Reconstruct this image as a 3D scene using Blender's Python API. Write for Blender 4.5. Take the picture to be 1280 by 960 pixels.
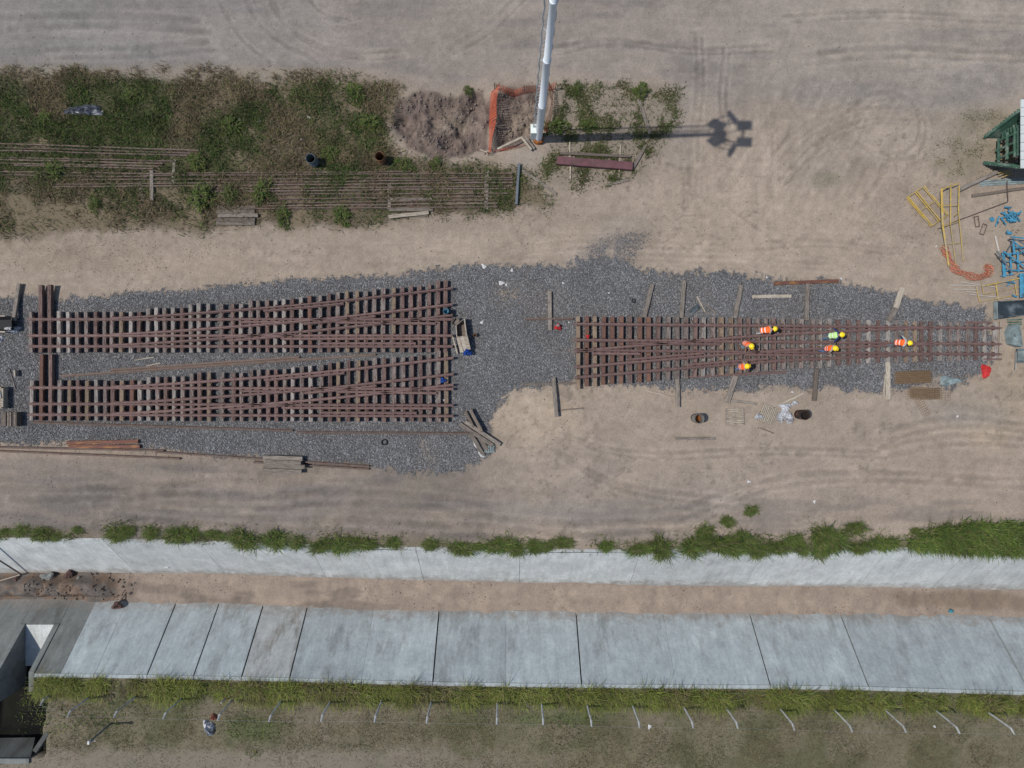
import bpy, bmesh, math, random
import numpy as np
from mathutils import Vector, Matrix

for o in list(bpy.data.objects):
    bpy.data.objects.remove(o)
scene = bpy.context.scene
col = scene.collection
rnd = random.Random(7)
R = math.radians

# ------------------------------------------------------------------ camera
H = 37.6                       # drone height over the yard, metres
cam_d = bpy.data.cameras.new('Camera')
cam_d.sensor_width = 34.6
cam_d.lens = 20.0
cam_d.clip_start = 0.5
cam_d.clip_end = 2000
cam = bpy.data.objects.new('Camera', cam_d)
cam.location = (0, 0, H)
cam.rotation_euler = (0, 0, 0)
col.objects.link(cam)
scene.camera = cam

# ------------------------------------------------------------------ sky, sun, exposure
SUN_EL, SUN_AZ = 58.0, 1.8     # elevation; degrees the sun stands off -X towards -Y
w = bpy.data.worlds.new('World')
scene.world = w
w.use_nodes = True
wn = w.node_tree
sky = wn.nodes.new('ShaderNodeTexSky')
sky.sky_type = 'NISHITA'
sky.sun_disc = False
sky.sun_elevation = R(SUN_EL)
sky.sun_rotation = R(270 - SUN_AZ)
bg = wn.nodes['Background']
bg.inputs[1].default_value = 0.085
wn.links.new(sky.outputs[0], bg.inputs[0])

sd = bpy.data.lights.new('Sun', 'SUN')
sd.energy = 2.9
sd.angle = R(0.6)
sd.color = (1.0, 0.95, 0.88)
sun = bpy.data.objects.new('Sun', sd)
sv = Vector((-math.cos(R(SUN_EL)) * math.cos(R(SUN_AZ)), -math.cos(R(SUN_EL)) * math.sin(R(SUN_AZ)), math.sin(R(SUN_EL))))
sun.rotation_euler = sv.to_track_quat('Z', 'Y').to_euler()
sun.location = sv * 60
col.objects.link(sun)
scene.view_settings.view_transform = 'Standard'
scene.view_settings.look = 'None'
scene.view_settings.exposure = 0.42
scene.view_settings.gamma = 1.0

# ------------------------------------------------------------------ plan coordinates
S = 65.05 / 1280.0             # metres per plan unit on the yard's level


def P(px, py, z=0.0):
    k = S * (H - z) / H
    return ((px - 640) * k, (480 - py) * k, z)


def fbm(x, y, scale, octv=4, seed=0, gain=0.5):
    """fractal value noise, 0..1 around .5"""
    x = np.asarray(x, float) / scale
    y = np.asarray(y, float) / scale
    out = np.zeros(np.broadcast(x, y).shape)
    amp, tot = 1.0, 0.0
    for o in range(octv):
        rs = np.random.RandomState(seed * 31 + o * 7 + 1)
        T = rs.rand(256, 256)
        xi = np.floor(x).astype(int); yi = np.floor(y).astype(int)
        fx = x - xi; fy = y - yi
        fx = fx * fx * (3 - 2 * fx); fy = fy * fy * (3 - 2 * fy)
        a = T[xi & 255, yi & 255]; b = T[(xi + 1) & 255, yi & 255]
        c = T[xi & 255, (yi + 1) & 255]; d = T[(xi + 1) & 255, (yi + 1) & 255]
        out += amp * ((a * (1 - fx) + b * fx) * (1 - fy) + (c * (1 - fx) + d * fx) * fy)
        tot += amp
        amp *= gain
        x = x * 2.03 + 17.3; y = y * 2.03 + 5.1
    return out / tot


def sstep(a, b, v):
    t = np.clip((v - a) / (b - a), 0, 1)
    return t * t * (3 - 2 * t)


def poly_sd(px, py, poly):
    """signed distance to polygon, positive inside"""
    poly = np.array(poly, float)
    d2 = np.full(px.shape, 1e12)
    ins = np.zeros(px.shape, bool)
    n = len(poly)
    for i in range(n):
        ax, ay = poly[i]; bx, by = poly[(i + 1) % n]
        ex, ey = bx - ax, by - ay
        t = np.clip(((px - ax) * ex + (py - ay) * ey) / (ex * ex + ey * ey + 1e-9), 0, 1)
        d2 = np.minimum(d2, (px - ax - t * ex) ** 2 + (py - ay - t * ey) ** 2)
        c = ((ay > py) != (by > py))
        with np.errstate(divide='ignore', invalid='ignore'):
            xx = (bx - ax) * (py - ay) / (by - ay + 1e-12) + ax
        ins ^= c & (px < xx)
    return np.where(ins, 1, -1) * np.sqrt(d2)


def line_d(px, py, pts):
    d2 = np.full(px.shape, 1e12)
    for (ax, ay), (bx, by) in zip(pts[:-1], pts[1:]):
        ex, ey = bx - ax, by - ay
        t = np.clip(((px - ax) * ex + (py - ay) * ey) / (ex * ex + ey * ey + 1e-9), 0, 1)
        d2 = np.minimum(d2, (px - ax - t * ex) ** 2 + (py - ay - t * ey) ** 2)
    return np.sqrt(d2)


def smooth_line(pts, n=24):
    """Catmull-Rom through points"""
    pts = [np.array(p, float) for p in pts]
    ext = [2 * pts[0] - pts[1]] + pts + [2 * pts[-1] - pts[-2]]
    out = []
    m = max(2, n // (len(pts) - 1))
    for i in range(1, len(ext) - 2):
        p0, p1, p2, p3 = ext[i - 1:i + 3]
        for k in range(m):
            t = k / m
            out.append(0.5 * (2 * p1 + (p2 - p0) * t + (2 * p0 - 5 * p1 + 4 * p2 - p3) * t * t + (3 * p1 - p0 - 3 * p2 + p3) * t ** 3))
    out.append(pts[-1])
    return [tuple(p) for p in out]


# ------------------------------------------------------------------ materials
MATS = {}


def mat(name, base, rough=0.85, var=0.25, scale=6.0, spec=0.3, metal=0.0, second=None, amount=0.5,
        stretch=None, bump=0.0, objvar=0.0, bscale=None):
    """procedural material: base colour broken by noise, a second colour in patches, fine bump"""
    m = bpy.data.materials.new(name)
    m.use_nodes = True
    nt = m.node_tree; N = nt.nodes; L = nt.links
    bs = N['Principled BSDF']
    bs.inputs['Roughness'].default_value = rough
    bs.inputs['Specular IOR Level'].default_value = spec
    bs.inputs['Metallic'].default_value = metal
    tc = N.new('ShaderNodeTexCoord')
    vec = tc.outputs['Object']
    oi = N.new('ShaderNodeObjectInfo')
    add = N.new('ShaderNodeVectorMath'); add.operation = 'ADD'
    L.new(vec, add.inputs[0])
    sc = N.new('ShaderNodeVectorMath'); sc.operation = 'SCALE'
    cx = N.new('ShaderNodeCombineXYZ')
    for i in range(3): L.new(oi.outputs['Random'], cx.inputs[i])
    L.new(cx.outputs[0], sc.inputs[0]); sc.inputs['Scale'].default_value = 37.0
    L.new(sc.outputs[0], add.inputs[1])
    vec = add.outputs[0]
    if stretch:
        mp = N.new('ShaderNodeMapping'); mp.inputs['Scale'].default_value = stretch
        L.new(vec, mp.inputs['Vector']); vec = mp.outputs[0]
    n1 = N.new('ShaderNodeTexNoise'); n1.inputs['Scale'].default_value = scale
    n1.inputs['Detail'].default_value = 6; n1.inputs['Roughness'].default_value = 0.65
    L.new(vec, n1.inputs['Vector'])
    last = None
    rgb = N.new('ShaderNodeRGB'); rgb.outputs[0].default_value = (*base, 1)
    last = rgb.outputs[0]
    if second:
        n2 = N.new('ShaderNodeTexNoise'); n2.inputs['Scale'].default_value = scale * 0.45
        n2.inputs['Detail'].default_value = 5
        L.new(vec, n2.inputs['Vector'])
        mr = N.new('ShaderNodeMapRange'); mr.inputs['From Min'].default_value = 0.62 - 0.35 * amount
        mr.inputs['From Max'].default_value = 0.78 - 0.35 * amount
        L.new(n2.outputs[0], mr.inputs['Value'])
        mx = N.new('ShaderNodeMix'); mx.data_type = 'RGBA'
        L.new(mr.outputs[0], mx.inputs['Factor']); L.new(last, mx.inputs['A'])
        mx.inputs['B'].default_value = (*second, 1)
        last = mx.outputs['Result']
    hsv = N.new('ShaderNodeHueSaturation')
    mr = N.new('ShaderNodeMapRange')
    mr.inputs['From Min'].default_value = 0.3; mr.inputs['From Max'].default_value = 0.7
    mr.inputs['To Min'].default_value = 1 - var; mr.inputs['To Max'].default_value = 1 + var
    L.new(n1.outputs[0], mr.inputs['Value'])
    if objvar:
        m2 = N.new('ShaderNodeMapRange'); m2.inputs['To Min'].default_value = 1 - objvar; m2.inputs['To Max'].default_value = 1 + objvar
        L.new(oi.outputs['Random'], m2.inputs['Value'])
        mm = N.new('ShaderNodeMath'); mm.operation = 'MULTIPLY'
        L.new(mr.outputs[0], mm.inputs[0]); L.new(m2.outputs[0], mm.inputs[1])
        L.new(mm.outputs[0], hsv.inputs['Value'])
    else:
        L.new(mr.outputs[0], hsv.inputs['Value'])
    L.new(last, hsv.inputs['Color'])
    L.new(hsv.outputs[0], bs.inputs['Base Color'])
    if bump:
        n3 = N.new('ShaderNodeTexNoise'); n3.inputs['Scale'].default_value = bscale or scale * 4
        n3.inputs['Detail'].default_value = 4
        L.new(vec, n3.inputs['Vector'])
        b = N.new('ShaderNodeBump'); b.inputs['Strength'].default_value = bump; b.inputs['Distance'].default_value = 0.02
        L.new(n3.outputs[0], b.inputs['Height']); L.new(b.outputs[0], bs.inputs['Normal'])
    MATS[name] = m
    return m


def attr_mat(name, attr, rough=0.9, trans=0.0, grain=0.0, gscale=20.0):
    """material whose own colour varies piece by piece through a colour attribute"""
    m = bpy.data.materials.new(name); m.use_nodes = True
    nt = m.node_tree; N = nt.nodes; L = nt.links
    bs = N['Principled BSDF']; bs.inputs['Roughness'].default_value = rough
    bs.inputs['Specular IOR Level'].default_value = 0.25
    a = N.new('ShaderNodeAttribute'); a.attribute_name = attr
    last = a.outputs['Color']
    if grain:
        g = N.new('ShaderNodeNewGeometry')
        n = N.new('ShaderNodeTexNoise'); n.inputs['Scale'].default_value = gscale; n.inputs['Detail'].default_value = 3
        L.new(g.outputs['Position'], n.inputs['Vector'])
        mr = N.new('ShaderNodeMapRange'); mr.inputs['From Min'].default_value = 0.3; mr.inputs['From Max'].default_value = 0.7
        mr.inputs['To Min'].default_value = 1 - grain; mr.inputs['To Max'].default_value = 1 + grain
        L.new(n.outputs[0], mr.inputs['Value'])
        h = N.new('ShaderNodeHueSaturation'); L.new(mr.outputs[0], h.inputs['Value']); L.new(last, h.inputs['Color'])
        last = h.outputs[0]
    L.new(last, bs.inputs['Base Color'])
    if trans:
        t = N.new('ShaderNodeBsdfTranslucent'); L.new(last, t.inputs['Color'])
        mx = N.new('ShaderNodeMixShader'); mx.inputs[0].default_value = trans
        L.new(bs.outputs[0], mx.inputs[1]); L.new(t.outputs[0], mx.inputs[2])
        L.new(mx.outputs[0], N['Material Output'].inputs['Surface'])
    MATS[name] = m
    return m


mat('rail_steel', (0.125, 0.076, 0.072), 0.75, 0.22, 5, 0.35, 0.05, second=(0.145, 0.094, 0.082), amount=0.4, objvar=0.12)
mat('old_rail', (0.122, 0.092, 0.078), 0.85, 0.3, 4, 0.25, 0.0, second=(0.115, 0.075, 0.06), amount=0.35, objvar=0.2)
WOODVAR = dict(stretch=(14, 1.6, 14), bump=0.5, objvar=0.2)
mat('sleeper_grey', (0.185, 0.160, 0.145), 0.9, 0.35, 3, 0.2, second=(0.10, 0.065, 0.058), amount=0.45, **WOODVAR)
mat('sleeper_pale', (0.25, 0.232, 0.212), 0.9, 0.3, 3, 0.2, second=(0.13, 0.10, 0.09), amount=0.4, **WOODVAR)
mat('sleeper_brown', (0.150, 0.108, 0.094), 0.9, 0.3, 3, 0.2, second=(0.09, 0.052, 0.048), amount=0.5, **WOODVAR)
mat('sleeper_red', (0.135, 0.078, 0.066), 0.9, 0.3, 3, 0.2, second=(0.16, 0.085, 0.05), amount=0.4, **WOODVAR)
mat('sleeper_tan', (0.195, 0.152, 0.110), 0.9, 0.3, 3, 0.2, second=(0.13, 0.085, 0.06), amount=0.4, **WOODVAR)
mat('timber', (0.20, 0.175, 0.15), 0.92, 0.35, 3, 0.2, second=(0.125, 0.105, 0.09), amount=0.5, stretch=(1.6, 14, 14), bump=0.5, objvar=0.2)
mat('timber_dark', (0.125, 0.103, 0.088), 0.92, 0.35, 3, 0.2, second=(0.16, 0.13, 0.10), amount=0.3, stretch=(1.6, 14, 14), bump=0.5, objvar=0.2)
mat('timber_pale', (0.33, 0.29, 0.235), 0.9, 0.25, 3, 0.2, second=(0.22, 0.18, 0.14), amount=0.4, stretch=(1.6, 14, 14), bump=0.3, objvar=0.15)
mat('rust_beam', (0.13, 0.058, 0.045), 0.8, 0.3, 3, 0.3, second=(0.24, 0.12, 0.045), amount=0.35, stretch=(1, 5, 5), objvar=0.2)
mat('rust_mesh', (0.15, 0.10, 0.06), 0.85, 0.3, 5, 0.2)
mat('red_steel', (0.115, 0.052, 0.058), 0.75, 0.25, 2.5, 0.3, second=(0.09, 0.05, 0.05), amount=0.5)
mat('rust', (0.085, 0.052, 0.045), 0.85, 0.35, 6)
mat('rust_orange', (0.36, 0.12, 0.025), 0.8, 0.35, 5, second=(0.12, 0.045, 0.02), amount=0.5)
mat('white_paint', (0.62, 0.67, 0.72), 0.45, 0.06, 1.5, 0.4)
mat('galv', (0.42, 0.45, 0.47), 0.45, 0.12, 3, 0.5, 0.4)
mat('cabinet_white', (0.6, 0.64, 0.6), 0.6, 0.08, 3)
mat('green_paint', (0.04, 0.095, 0.068), 0.6, 0.35, 3, 0.4, second=(0.13, 0.18, 0.15), amount=0.35)
mat('white_sheet', (0.48, 0.52, 0.51), 0.6, 0.1, 3)
mat('dark_steel', (0.022, 0.032, 0.04), 0.6, 0.4, 3, 0.4, second=(0.09, 0.11, 0.12), amount=0.35)
mat('grey_blue_steel', (0.20, 0.25, 0.255), 0.6, 0.2, 3, 0.4, second=(0.12, 0.15, 0.15), amount=0.4)
mat('slate_post', (0.10, 0.12, 0.135), 0.7, 0.2, 3)
mat('yellow_paint', (0.40, 0.28, 0.07), 0.6, 0.25, 4, second=(0.3, 0.26, 0.18), amount=0.35)
mat('blue_paint', (0.05, 0.21, 0.33), 0.55, 0.3, 4, second=(0.05, 0.10, 0.14), amount=0.3)
mat('blue_plastic', (0.012, 0.05, 0.24), 0.5, 0.15, 4)
mat('teal_plastic', (0.03, 0.14, 0.21), 0.5, 0.2, 4)
mat('cyan_plastic', (0.05, 0.2, 0.26), 0.5, 0.2, 4)
mat('red_plastic', (0.42, 0.03, 0.03), 0.55, 0.25, 5)
mat('orange_net', (0.50, 0.11, 0.05), 0.75, 0.2, 6, second=(0.38, 0.07, 0.04), amount=0.4)
mat('faded_net', (0.38, 0.125, 0.075), 0.85, 0.2, 6, second=(0.34, 0.17, 0.11), amount=0.4)
mat('old_pvc', (0.40, 0.37, 0.33), 0.8, 0.15, 5)
mat('litter_white', (0.46, 0.46, 0.46), 0.75, 0.15, 5)
mat('bag_white', (0.42, 0.43, 0.45), 0.75, 0.35, 5, second=(0.24, 0.24, 0.25), amount=0.45, bump=0.5)
mat('black_sheet', (0.02, 0.022, 0.028), 0.3, 0.4, 6, 0.6)
mat('tarp', (0.055, 0.062, 0.082), 0.35, 0.4, 6, 0.6, second=(0.24, 0.25, 0.28), amount=0.3)
mat('drum_dark', (0.03, 0.022, 0.02), 0.7, 0.3, 6, second=(0.09, 0.045, 0.03), amount=0.4)
mat('drum_rust', (0.17, 0.085, 0.04), 0.8, 0.3, 6, second=(0.08, 0.04, 0.025), amount=0.45)
mat('drum_grey', (0.17, 0.165, 0.155), 0.7, 0.25, 6, second=(0.09, 0.06, 0.05), amount=0.4)
mat('rubber', (0.02, 0.02, 0.022), 0.8, 0.2, 6)
mat('ash', (0.012, 0.010, 0.009), 0.95, 0.3, 10)
mat('wet_soil', (0.022, 0.018, 0.014), 0.75, 0.4, 3)
mat('fence_post', (0.40, 0.41, 0.41), 0.85, 0.15, 4, second=(0.28, 0.28, 0.27), amount=0.4)
mat('wire', (0.33, 0.35, 0.36), 0.5, 0.1, 4, 0.5, 0.5)
mat('hivis_orange', (0.80, 0.12, 0.02), 0.75, 0.12, 9)
mat('hivis_lime', (0.42, 0.66, 0.24), 0.75, 0.12, 9)
mat('helmet_yellow', (0.82, 0.60, 0.01), 0.35, 0.04, 9, 0.5)
mat('reflective', (0.70, 0.71, 0.70), 0.5, 0.06, 9)
mat('skin', (0.36, 0.20, 0.13), 0.6, 0.08, 12)
mat('jeans', (0.07, 0.12, 0.23), 0.9, 0.25, 12)
mat('navy', (0.018, 0.035, 0.11), 0.9, 0.25, 12)
mat('grey_cloth', (0.13, 0.16, 0.18), 0.9, 0.2, 12)
mat('pale_cloth', (0.34, 0.37, 0.38), 0.9, 0.2, 12)
mat('beige_cloth', (0.30, 0.25, 0.2), 0.9, 0.2, 12)
mat('boots', (0.03, 0.024, 0.02), 0.8, 0.2, 12)
mat('hair', (0.02, 0.015, 0.01), 0.8, 0.2, 12)
mat('brick_red', (0.22, 0.08, 0.05), 0.9, 0.2, 12)
mat('soft_red', (0.30, 0.035, 0.03), 0.8, 0.3, 8)
attr_mat('foliage', 'col', 0.75, trans=0.28)
attr_mat('stones', 'col', 0.9)
attr_mat('clods', 'col', 0.95, grain=0.25, gscale=14)

# ------------------------------------------------------------------ mesh helpers
ROOT = {}                      # object name -> base location of the thing it belongs to


def np_mesh(name, V, F, colors=None, smooth=False):
    """V (n,3) float, F (m,k) int with k = 3 or 4"""
    V = np.asarray(V, np.float32); F = np.asarray(F, np.int32)
    me = bpy.data.meshes.new(name)
    k = F.shape[1]
    me.vertices.add(len(V)); me.vertices.foreach_set('co', V.ravel())
    me.loops.add(F.size); me.loops.foreach_set('vertex_index', F.ravel())
    me.polygons.add(len(F)); me.polygons.foreach_set('loop_start', np.arange(0, F.size, k, dtype=np.int32))
    if smooth:
        me.polygons.foreach_set('use_smooth', np.ones(len(F), bool))
    if colors is not None:
        a = me.color_attributes.new('col', 'FLOAT_COLOR', 'POINT')
        c = np.ones((len(V), 4), np.float32); c[:, :3] = colors
        a.data.foreach_set('color', c.ravel())
    me.update(calc_edges=True)
    return me


def link(name, me, m=None, parent=None, loc=(0, 0, 0)):
    o = bpy.data.objects.new(name, me)
    if m is not None and me is not None and len(me.materials) == 0:
        me.materials.append(MATS[m] if isinstance(m, str) else m)
    col.objects.link(o)
    o.location = loc
    if parent is not None:
        o.parent = parent
        ROOT[o] = ROOT.get(parent, Vector((0, 0, 0)))
    else:
        ROOT[o] = Vector(loc)
    return o


def tag(o, label, cat, group=None):
    o['label'] = label; o['category'] = cat
    if group: o['group'] = group
    return o


def thing(name, label, cat, loc, group=None):
    o = bpy.data.objects.new(name, None)
    o.empty_display_size = 0.3
    col.objects.link(o); o.location = loc
    ROOT[o] = Vector(loc)
    return tag(o, label, cat, group)


class MB:
    """mesh builder in world coordinates"""
    def __init__(s): s.v = []; s.f = []

    def add(s, V, F):
        b = len(s.v)
        s.v += [tuple(p) for p in V]
        s.f += [tuple(i + b for i in f) for f in F]
        return s

    def box(s, c, size, rz=0.0, tilt=None):
        hx, hy, hz = size[0] / 2, size[1] / 2, size[2] / 2
        M = Matrix.Rotation(rz, 3, 'Z')
        if tilt is not None: M = M @ tilt
        V = []
        for x, y, z in ((-hx, -hy, -hz), (hx, -hy, -hz), (hx, hy, -hz), (-hx, hy, -hz), (-hx, -hy, hz), (hx, -hy, hz), (hx, hy, hz), (-hx, hy, hz)):
            p = M @ Vector((x, y, z)); V.append((c[0] + p.x, c[1] + p.y, c[2] + p.z))
        return s.add(V, [(3, 2, 1, 0), (4, 5, 6, 7), (0, 1, 5, 4), (1, 2, 6, 5), (2, 3, 7, 6), (3, 0, 4, 7)])

    def beam(s, p0, p1, wd, ht, ch=0.12, jit=0.0, seed=0):
        """chamfered rectangular bar; p0, p1 centre-line of its underside"""
        rr = random.Random(seed)
        p0 = Vector(p0); p1 = Vector(p1)
        d = (p1 - p0); L = d.length; d.normalize()
        side = d.cross(Vector((0, 0, 1)))
        if side.length < 1e-4: side = Vector((1, 0, 0))
        side.normalize(); up = side.cross(d); up.normalize()
        c = min(wd, ht) * ch; a = wd / 2
        prof = [(-a + c, 0), (a - c, 0), (a, c), (a, ht - c), (a - c, ht), (-a + c, ht), (-a, ht - c), (-a, c)]
        V = []; n = 4
        for k in range(n):
            q = p0 + d * (L * k / (n - 1))
            ox = rr.uniform(-jit, jit); oz = rr.uniform(-jit, jit) * 0.4
            for (x, z) in prof:
                e = rr.uniform(-jit, jit) * 0.5
                V.append(q + side * (x + ox) + up * (z + oz) + d * (e if k in (0, n - 1) else 0))
        F = [tuple(range(7, -1, -1)), tuple(8 * (n - 1) + i for i in range(8))]
        for k in range(n - 1):
            for i in range(8):
                j = (i + 1) % 8
                F.append((k * 8 + i, k * 8 + j, (k + 1) * 8 + j, (k + 1) * 8 + i))
        return s.add(V, F)

    def tube(s, pts, r, n=6, r1=None, cap=True):
        pts = [Vector(p) for p in pts]
        V = []; m = len(pts)
        ref = Vector((0, 0, 1))
        for i, p in enumerate(pts):
            d = (pts[min(i + 1, m - 1)] - pts[max(i - 1, 0)])
            d.normalize()
            u = d.cross(ref if abs(d.z) < 0.9 else Vector((1, 0, 0))); u.normalize(); v = d.cross(u)
            rad = r if r1 is None else r + (r1 - r) * i / (m - 1)
            for k in range(n):
                a = 2 * math.pi * k / n
                V.append(p + u * (math.cos(a) * rad) + v * (math.sin(a) * rad))
        F = []
        for i in range(m - 1):
            for k in range(n):
                j = (k + 1) % n
                F.append((i * n + k, i * n + j, (i + 1) * n + j, (i + 1) * n + k))
        if cap:
            F.append(tuple(range(n - 1, -1, -1))); F.append(tuple((m - 1) * n + k for k in range(n)))
        return s.add(V, F)

    def lathe(s, c, prof, n=20, axis=None):
        """prof: (radius, z) pairs; axis: Matrix 3x3 to tilt"""
        V = []; m = len(prof)
        for (r, z) in prof:
            for k in range(n):
                a = 2 * math.pi * k / n
                p = Vector((math.cos(a) * r, math.sin(a) * r, z))
                if axis is not None: p = axis @ p
                V.append((c[0] + p.x, c[1] + p.y, c[2] + p.z))
        F = []
        for i in range(m - 1):
            for k in range(n):
                j = (k + 1) % n
                F.append((i * n + k, i * n + j, (i + 1) * n + j, (i + 1) * n + k))
        return s.add(V, F)

    def rail(s, pts):
        """I-section rail along pts (underside of its foot)"""
        prof = [(-.082, 0), (.082, 0), (.082, .018), (.014, .032), (.014, .105), (.042, .118), (.042, .150), (.034, .158),
                (-.034, .158), (-.042, .150), (-.042, .118), (-.014, .105), (-.014, .032), (-.082, .018)]
        pts = [Vector(p) for p in pts]; m = len(pts); n = len(prof); V = []
        for i, p in enumerate(pts):
            d = pts[min(i + 1, m - 1)] - pts[max(i - 1, 0)]; d.normalize()
            side = d.cross(Vector((0, 0, 1))); side.normalize()
            for (x, z) in prof: V.append(p + side * x + Vector((0, 0, z)))
        F = [tuple(range(n - 1, -1, -1)), tuple((m - 1) * n + k for k in range(n))]
        for i in range(m - 1):
            for k in range(n):
                j = (k + 1) % n
                F.append((i * n + k, i * n + j, (i + 1) * n + j, (i + 1) * n + k))
        return s.add(V, F)

    def build(s, name, m, parent=None, loc=None, smooth=False):
        base = ROOT[parent] if parent is not None else Vector(loc if loc is not None else s.v[0])
        me = bpy.data.meshes.new(name)
        me.from_pydata([(p[0] - base.x, p[1] - base.y, p[2] - base.z) for p in s.v], [], s.f)
        bm = bmesh.new(); bm.from_mesh(me); bmesh.ops.recalc_face_normals(bm, faces=bm.faces[:]); bm.to_mesh(me); bm.free()
        if smooth:
            for p in me.polygons: p.use_smooth = True
        me.update()
        return link(name, me, m, parent, (0, 0, 0) if parent is not None else base)


def blades(base, az, L, lean, droop, W, colr, nseg=3, seed=0):
    """many grass blades / leaves as one set of quads: base (n,3), the rest (n,)"""
    n = len(base)
    rs = np.random.RandomState(seed)
    t = np.linspace(0, 1, nseg + 1)[None, :, None]
    d = np.stack([np.cos(az), np.sin(az), np.zeros(n)], 1)[:, None, :]
    sd_ = np.stack([-np.sin(az), np.cos(az), np.zeros(n)], 1)[:, None, :]
    L_ = L[:, None, None]
    hor = (np.sin(lean)[:, None, None] * t + droop[:, None, None] * 0.5 * t ** 2)
    ver = (np.cos(lean)[:, None, None] * t - droop[:, None, None] * 0.45 * t ** 2.2)
    c = base[:, None, :] + d * hor * L_ + np.array([0, 0, 1.0])[None, None, :] * ver * L_
    wid = (W[:, None, None] * (1 - 0.85 * t) * (0.55 + 0.9 * np.minimum(t * 2, 1)))
    a = c - sd_ * wid * 0.5; b = c + sd_ * wid * 0.5
    V = np.stack([a, b], 2).reshape(n, (nseg + 1) * 2, 3)
    k = (nseg + 1) * 2
    f = np.array([[2 * i, 2 * i + 1, 2 * i + 3, 2 * i + 2] for i in range(nseg)])
    F = (np.arange(n)[:, None, None] * k + f[None]).reshape(-1, 4)
    C = np.repeat(colr[:, None, :], k, 1).reshape(-1, 3)
    return V.reshape(-1, 3), F, C


def lumps(c, size, colr, seed=0):
    """angular stones: jittered octahedra; c (n,3), size (n,)"""
    n = len(c); rs = np.random.RandomState(seed)
    o = np.array([[1, 0, 0], [-1, 0, 0], [0, 1, 0], [0, -1, 0], [0, 0, 1], [0, 0, -1]], float)
    V = o[None] * rs.uniform(0.65, 1.25, (n, 6, 1)) + rs.uniform(-.25, .25, (n, 6, 3))
    V[:, :, 2] *= 0.75
    a = rs.uniform(0, 6.283, n); ca, sa = np.cos(a)[:, None], np.sin(a)[:, None]
    x = V[:, :, 0] * ca - V[:, :, 1] * sa; y = V[:, :, 0] * sa + V[:, :, 1] * ca
    V = np.stack([x, y, V[:, :, 2]], 2) * size[:, None, None] * 0.5 + c[:, None, :]
    f = np.array([[0, 2, 4], [2, 1, 4], [1, 3, 4], [3, 0, 4], [2, 0, 5], [1, 2, 5], [3, 1, 5], [0, 3, 5]])
    F = (np.arange(n)[:, None, None] * 6 + f[None]).reshape(-1, 3)
    return V.reshape(-1, 3), F, np.repeat(colr[:, None, :], 6, 1).reshape(-1, 3)


# ------------------------------------------------------------------ canal geometry (plan lines)
D = 3.3


def mline(pts, z):
    q = np.array([P(px, py, z)[:2] for px, py in pts])
    return lambda x: np.interp(x, q[:, 0], q[:, 1])


NT = mline([(-2000, 670), (0, 675), (100, 676), (300, 681), (470, 687), (700, 691), (960, 690), (1180, 687), (1280, 692), (3000, 700)], 0)
NB = mline([(-2000, 712), (0, 717), (100, 716), (300, 718), (420, 723), (640, 728), (850, 733), (960, 733.5), (1100, 734), (1280, 738), (3000, 745)], -D)
SB = mline([(-2000, 745), (0, 749), (100, 748), (200, 751), (320, 755), (440, 760), (640, 763), (760, 765), (940, 766), (1100, 766), (1280, 770), (3000, 778)], -D)
ST = mline([(-2000, 835), (0, 841), (180, 843), (360, 847), (540, 852), (740, 855), (960, 856), (1090, 858), (1280, 864), (3000, 872)], 0)

GRAVEL = [(-400, 370), (0, 372), (40, 368), (75, 374), (140, 368), (200, 364), (240, 362), (280, 355), (400, 350), (440, 345), (500, 343),
          (560, 335), (600, 331), (640, 330), (720, 331), (760, 328), (800, 335), (840, 340), (900, 340), (960, 345), (1010, 350),
          (1060, 358), (1100, 366), (1140, 373), (1190, 378), (1230, 383), (1240, 400), (1240, 452), (1225, 468), (1207, 482),
          (1165, 487), (1100, 487), (1040, 488), (980, 486), (930, 488), (870, 487), (840, 487), (800, 480), (740, 479), (700, 481),
          (655, 482), (635, 492), (622, 510), (612, 530), (616, 560), (600, 580), (580, 592), (540, 594), (480, 590), (455, 582),
          (400, 580), (330, 575), (260, 568), (200, 561), (100, 553), (0, 553), (-400, 553)]
TONGUE = [(728, 338), (735, 306), (770, 286), (820, 275), (832, 288), (806, 318), (796, 340)]
WEEDS = [(-400, 86), (0, 90), (150, 95), (300, 98), (420, 102), (500, 108), (492, 128), (486, 160), (500, 192), (540, 203), (600, 208),
         (648, 212), (700, 258), (640, 263), (600, 272), (480, 276), (420, 285), (330, 280), (260, 290), (140, 286), (0, 300), (-400, 300)]
WEEDS2 = [(690, 108), (740, 104), (800, 106), (850, 112), (846, 150), (825, 195), (805, 222), (700, 240), (655, 222), (690, 178)]
PIT1 = [(496, 122), (530, 113), (570, 116), (605, 112), (612, 150), (608, 190), (585, 202), (540, 198), (505, 188), (488, 158)]
PIT2 = [(616, 114), (640, 108), (690, 112), (684, 150), (666, 172), (640, 184), (622, 186), (613, 150)]


def pit_depth(px, py):
    w1 = (fbm(px, py, 22, 3, 41) - .5) * 16
    a = sstep(-6, 16, poly_sd(px, py, PIT1) + w1)
    b = sstep(-5, 14, poly_sd(px, py, PIT2) + w1 * .6)
    return a, b


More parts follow.
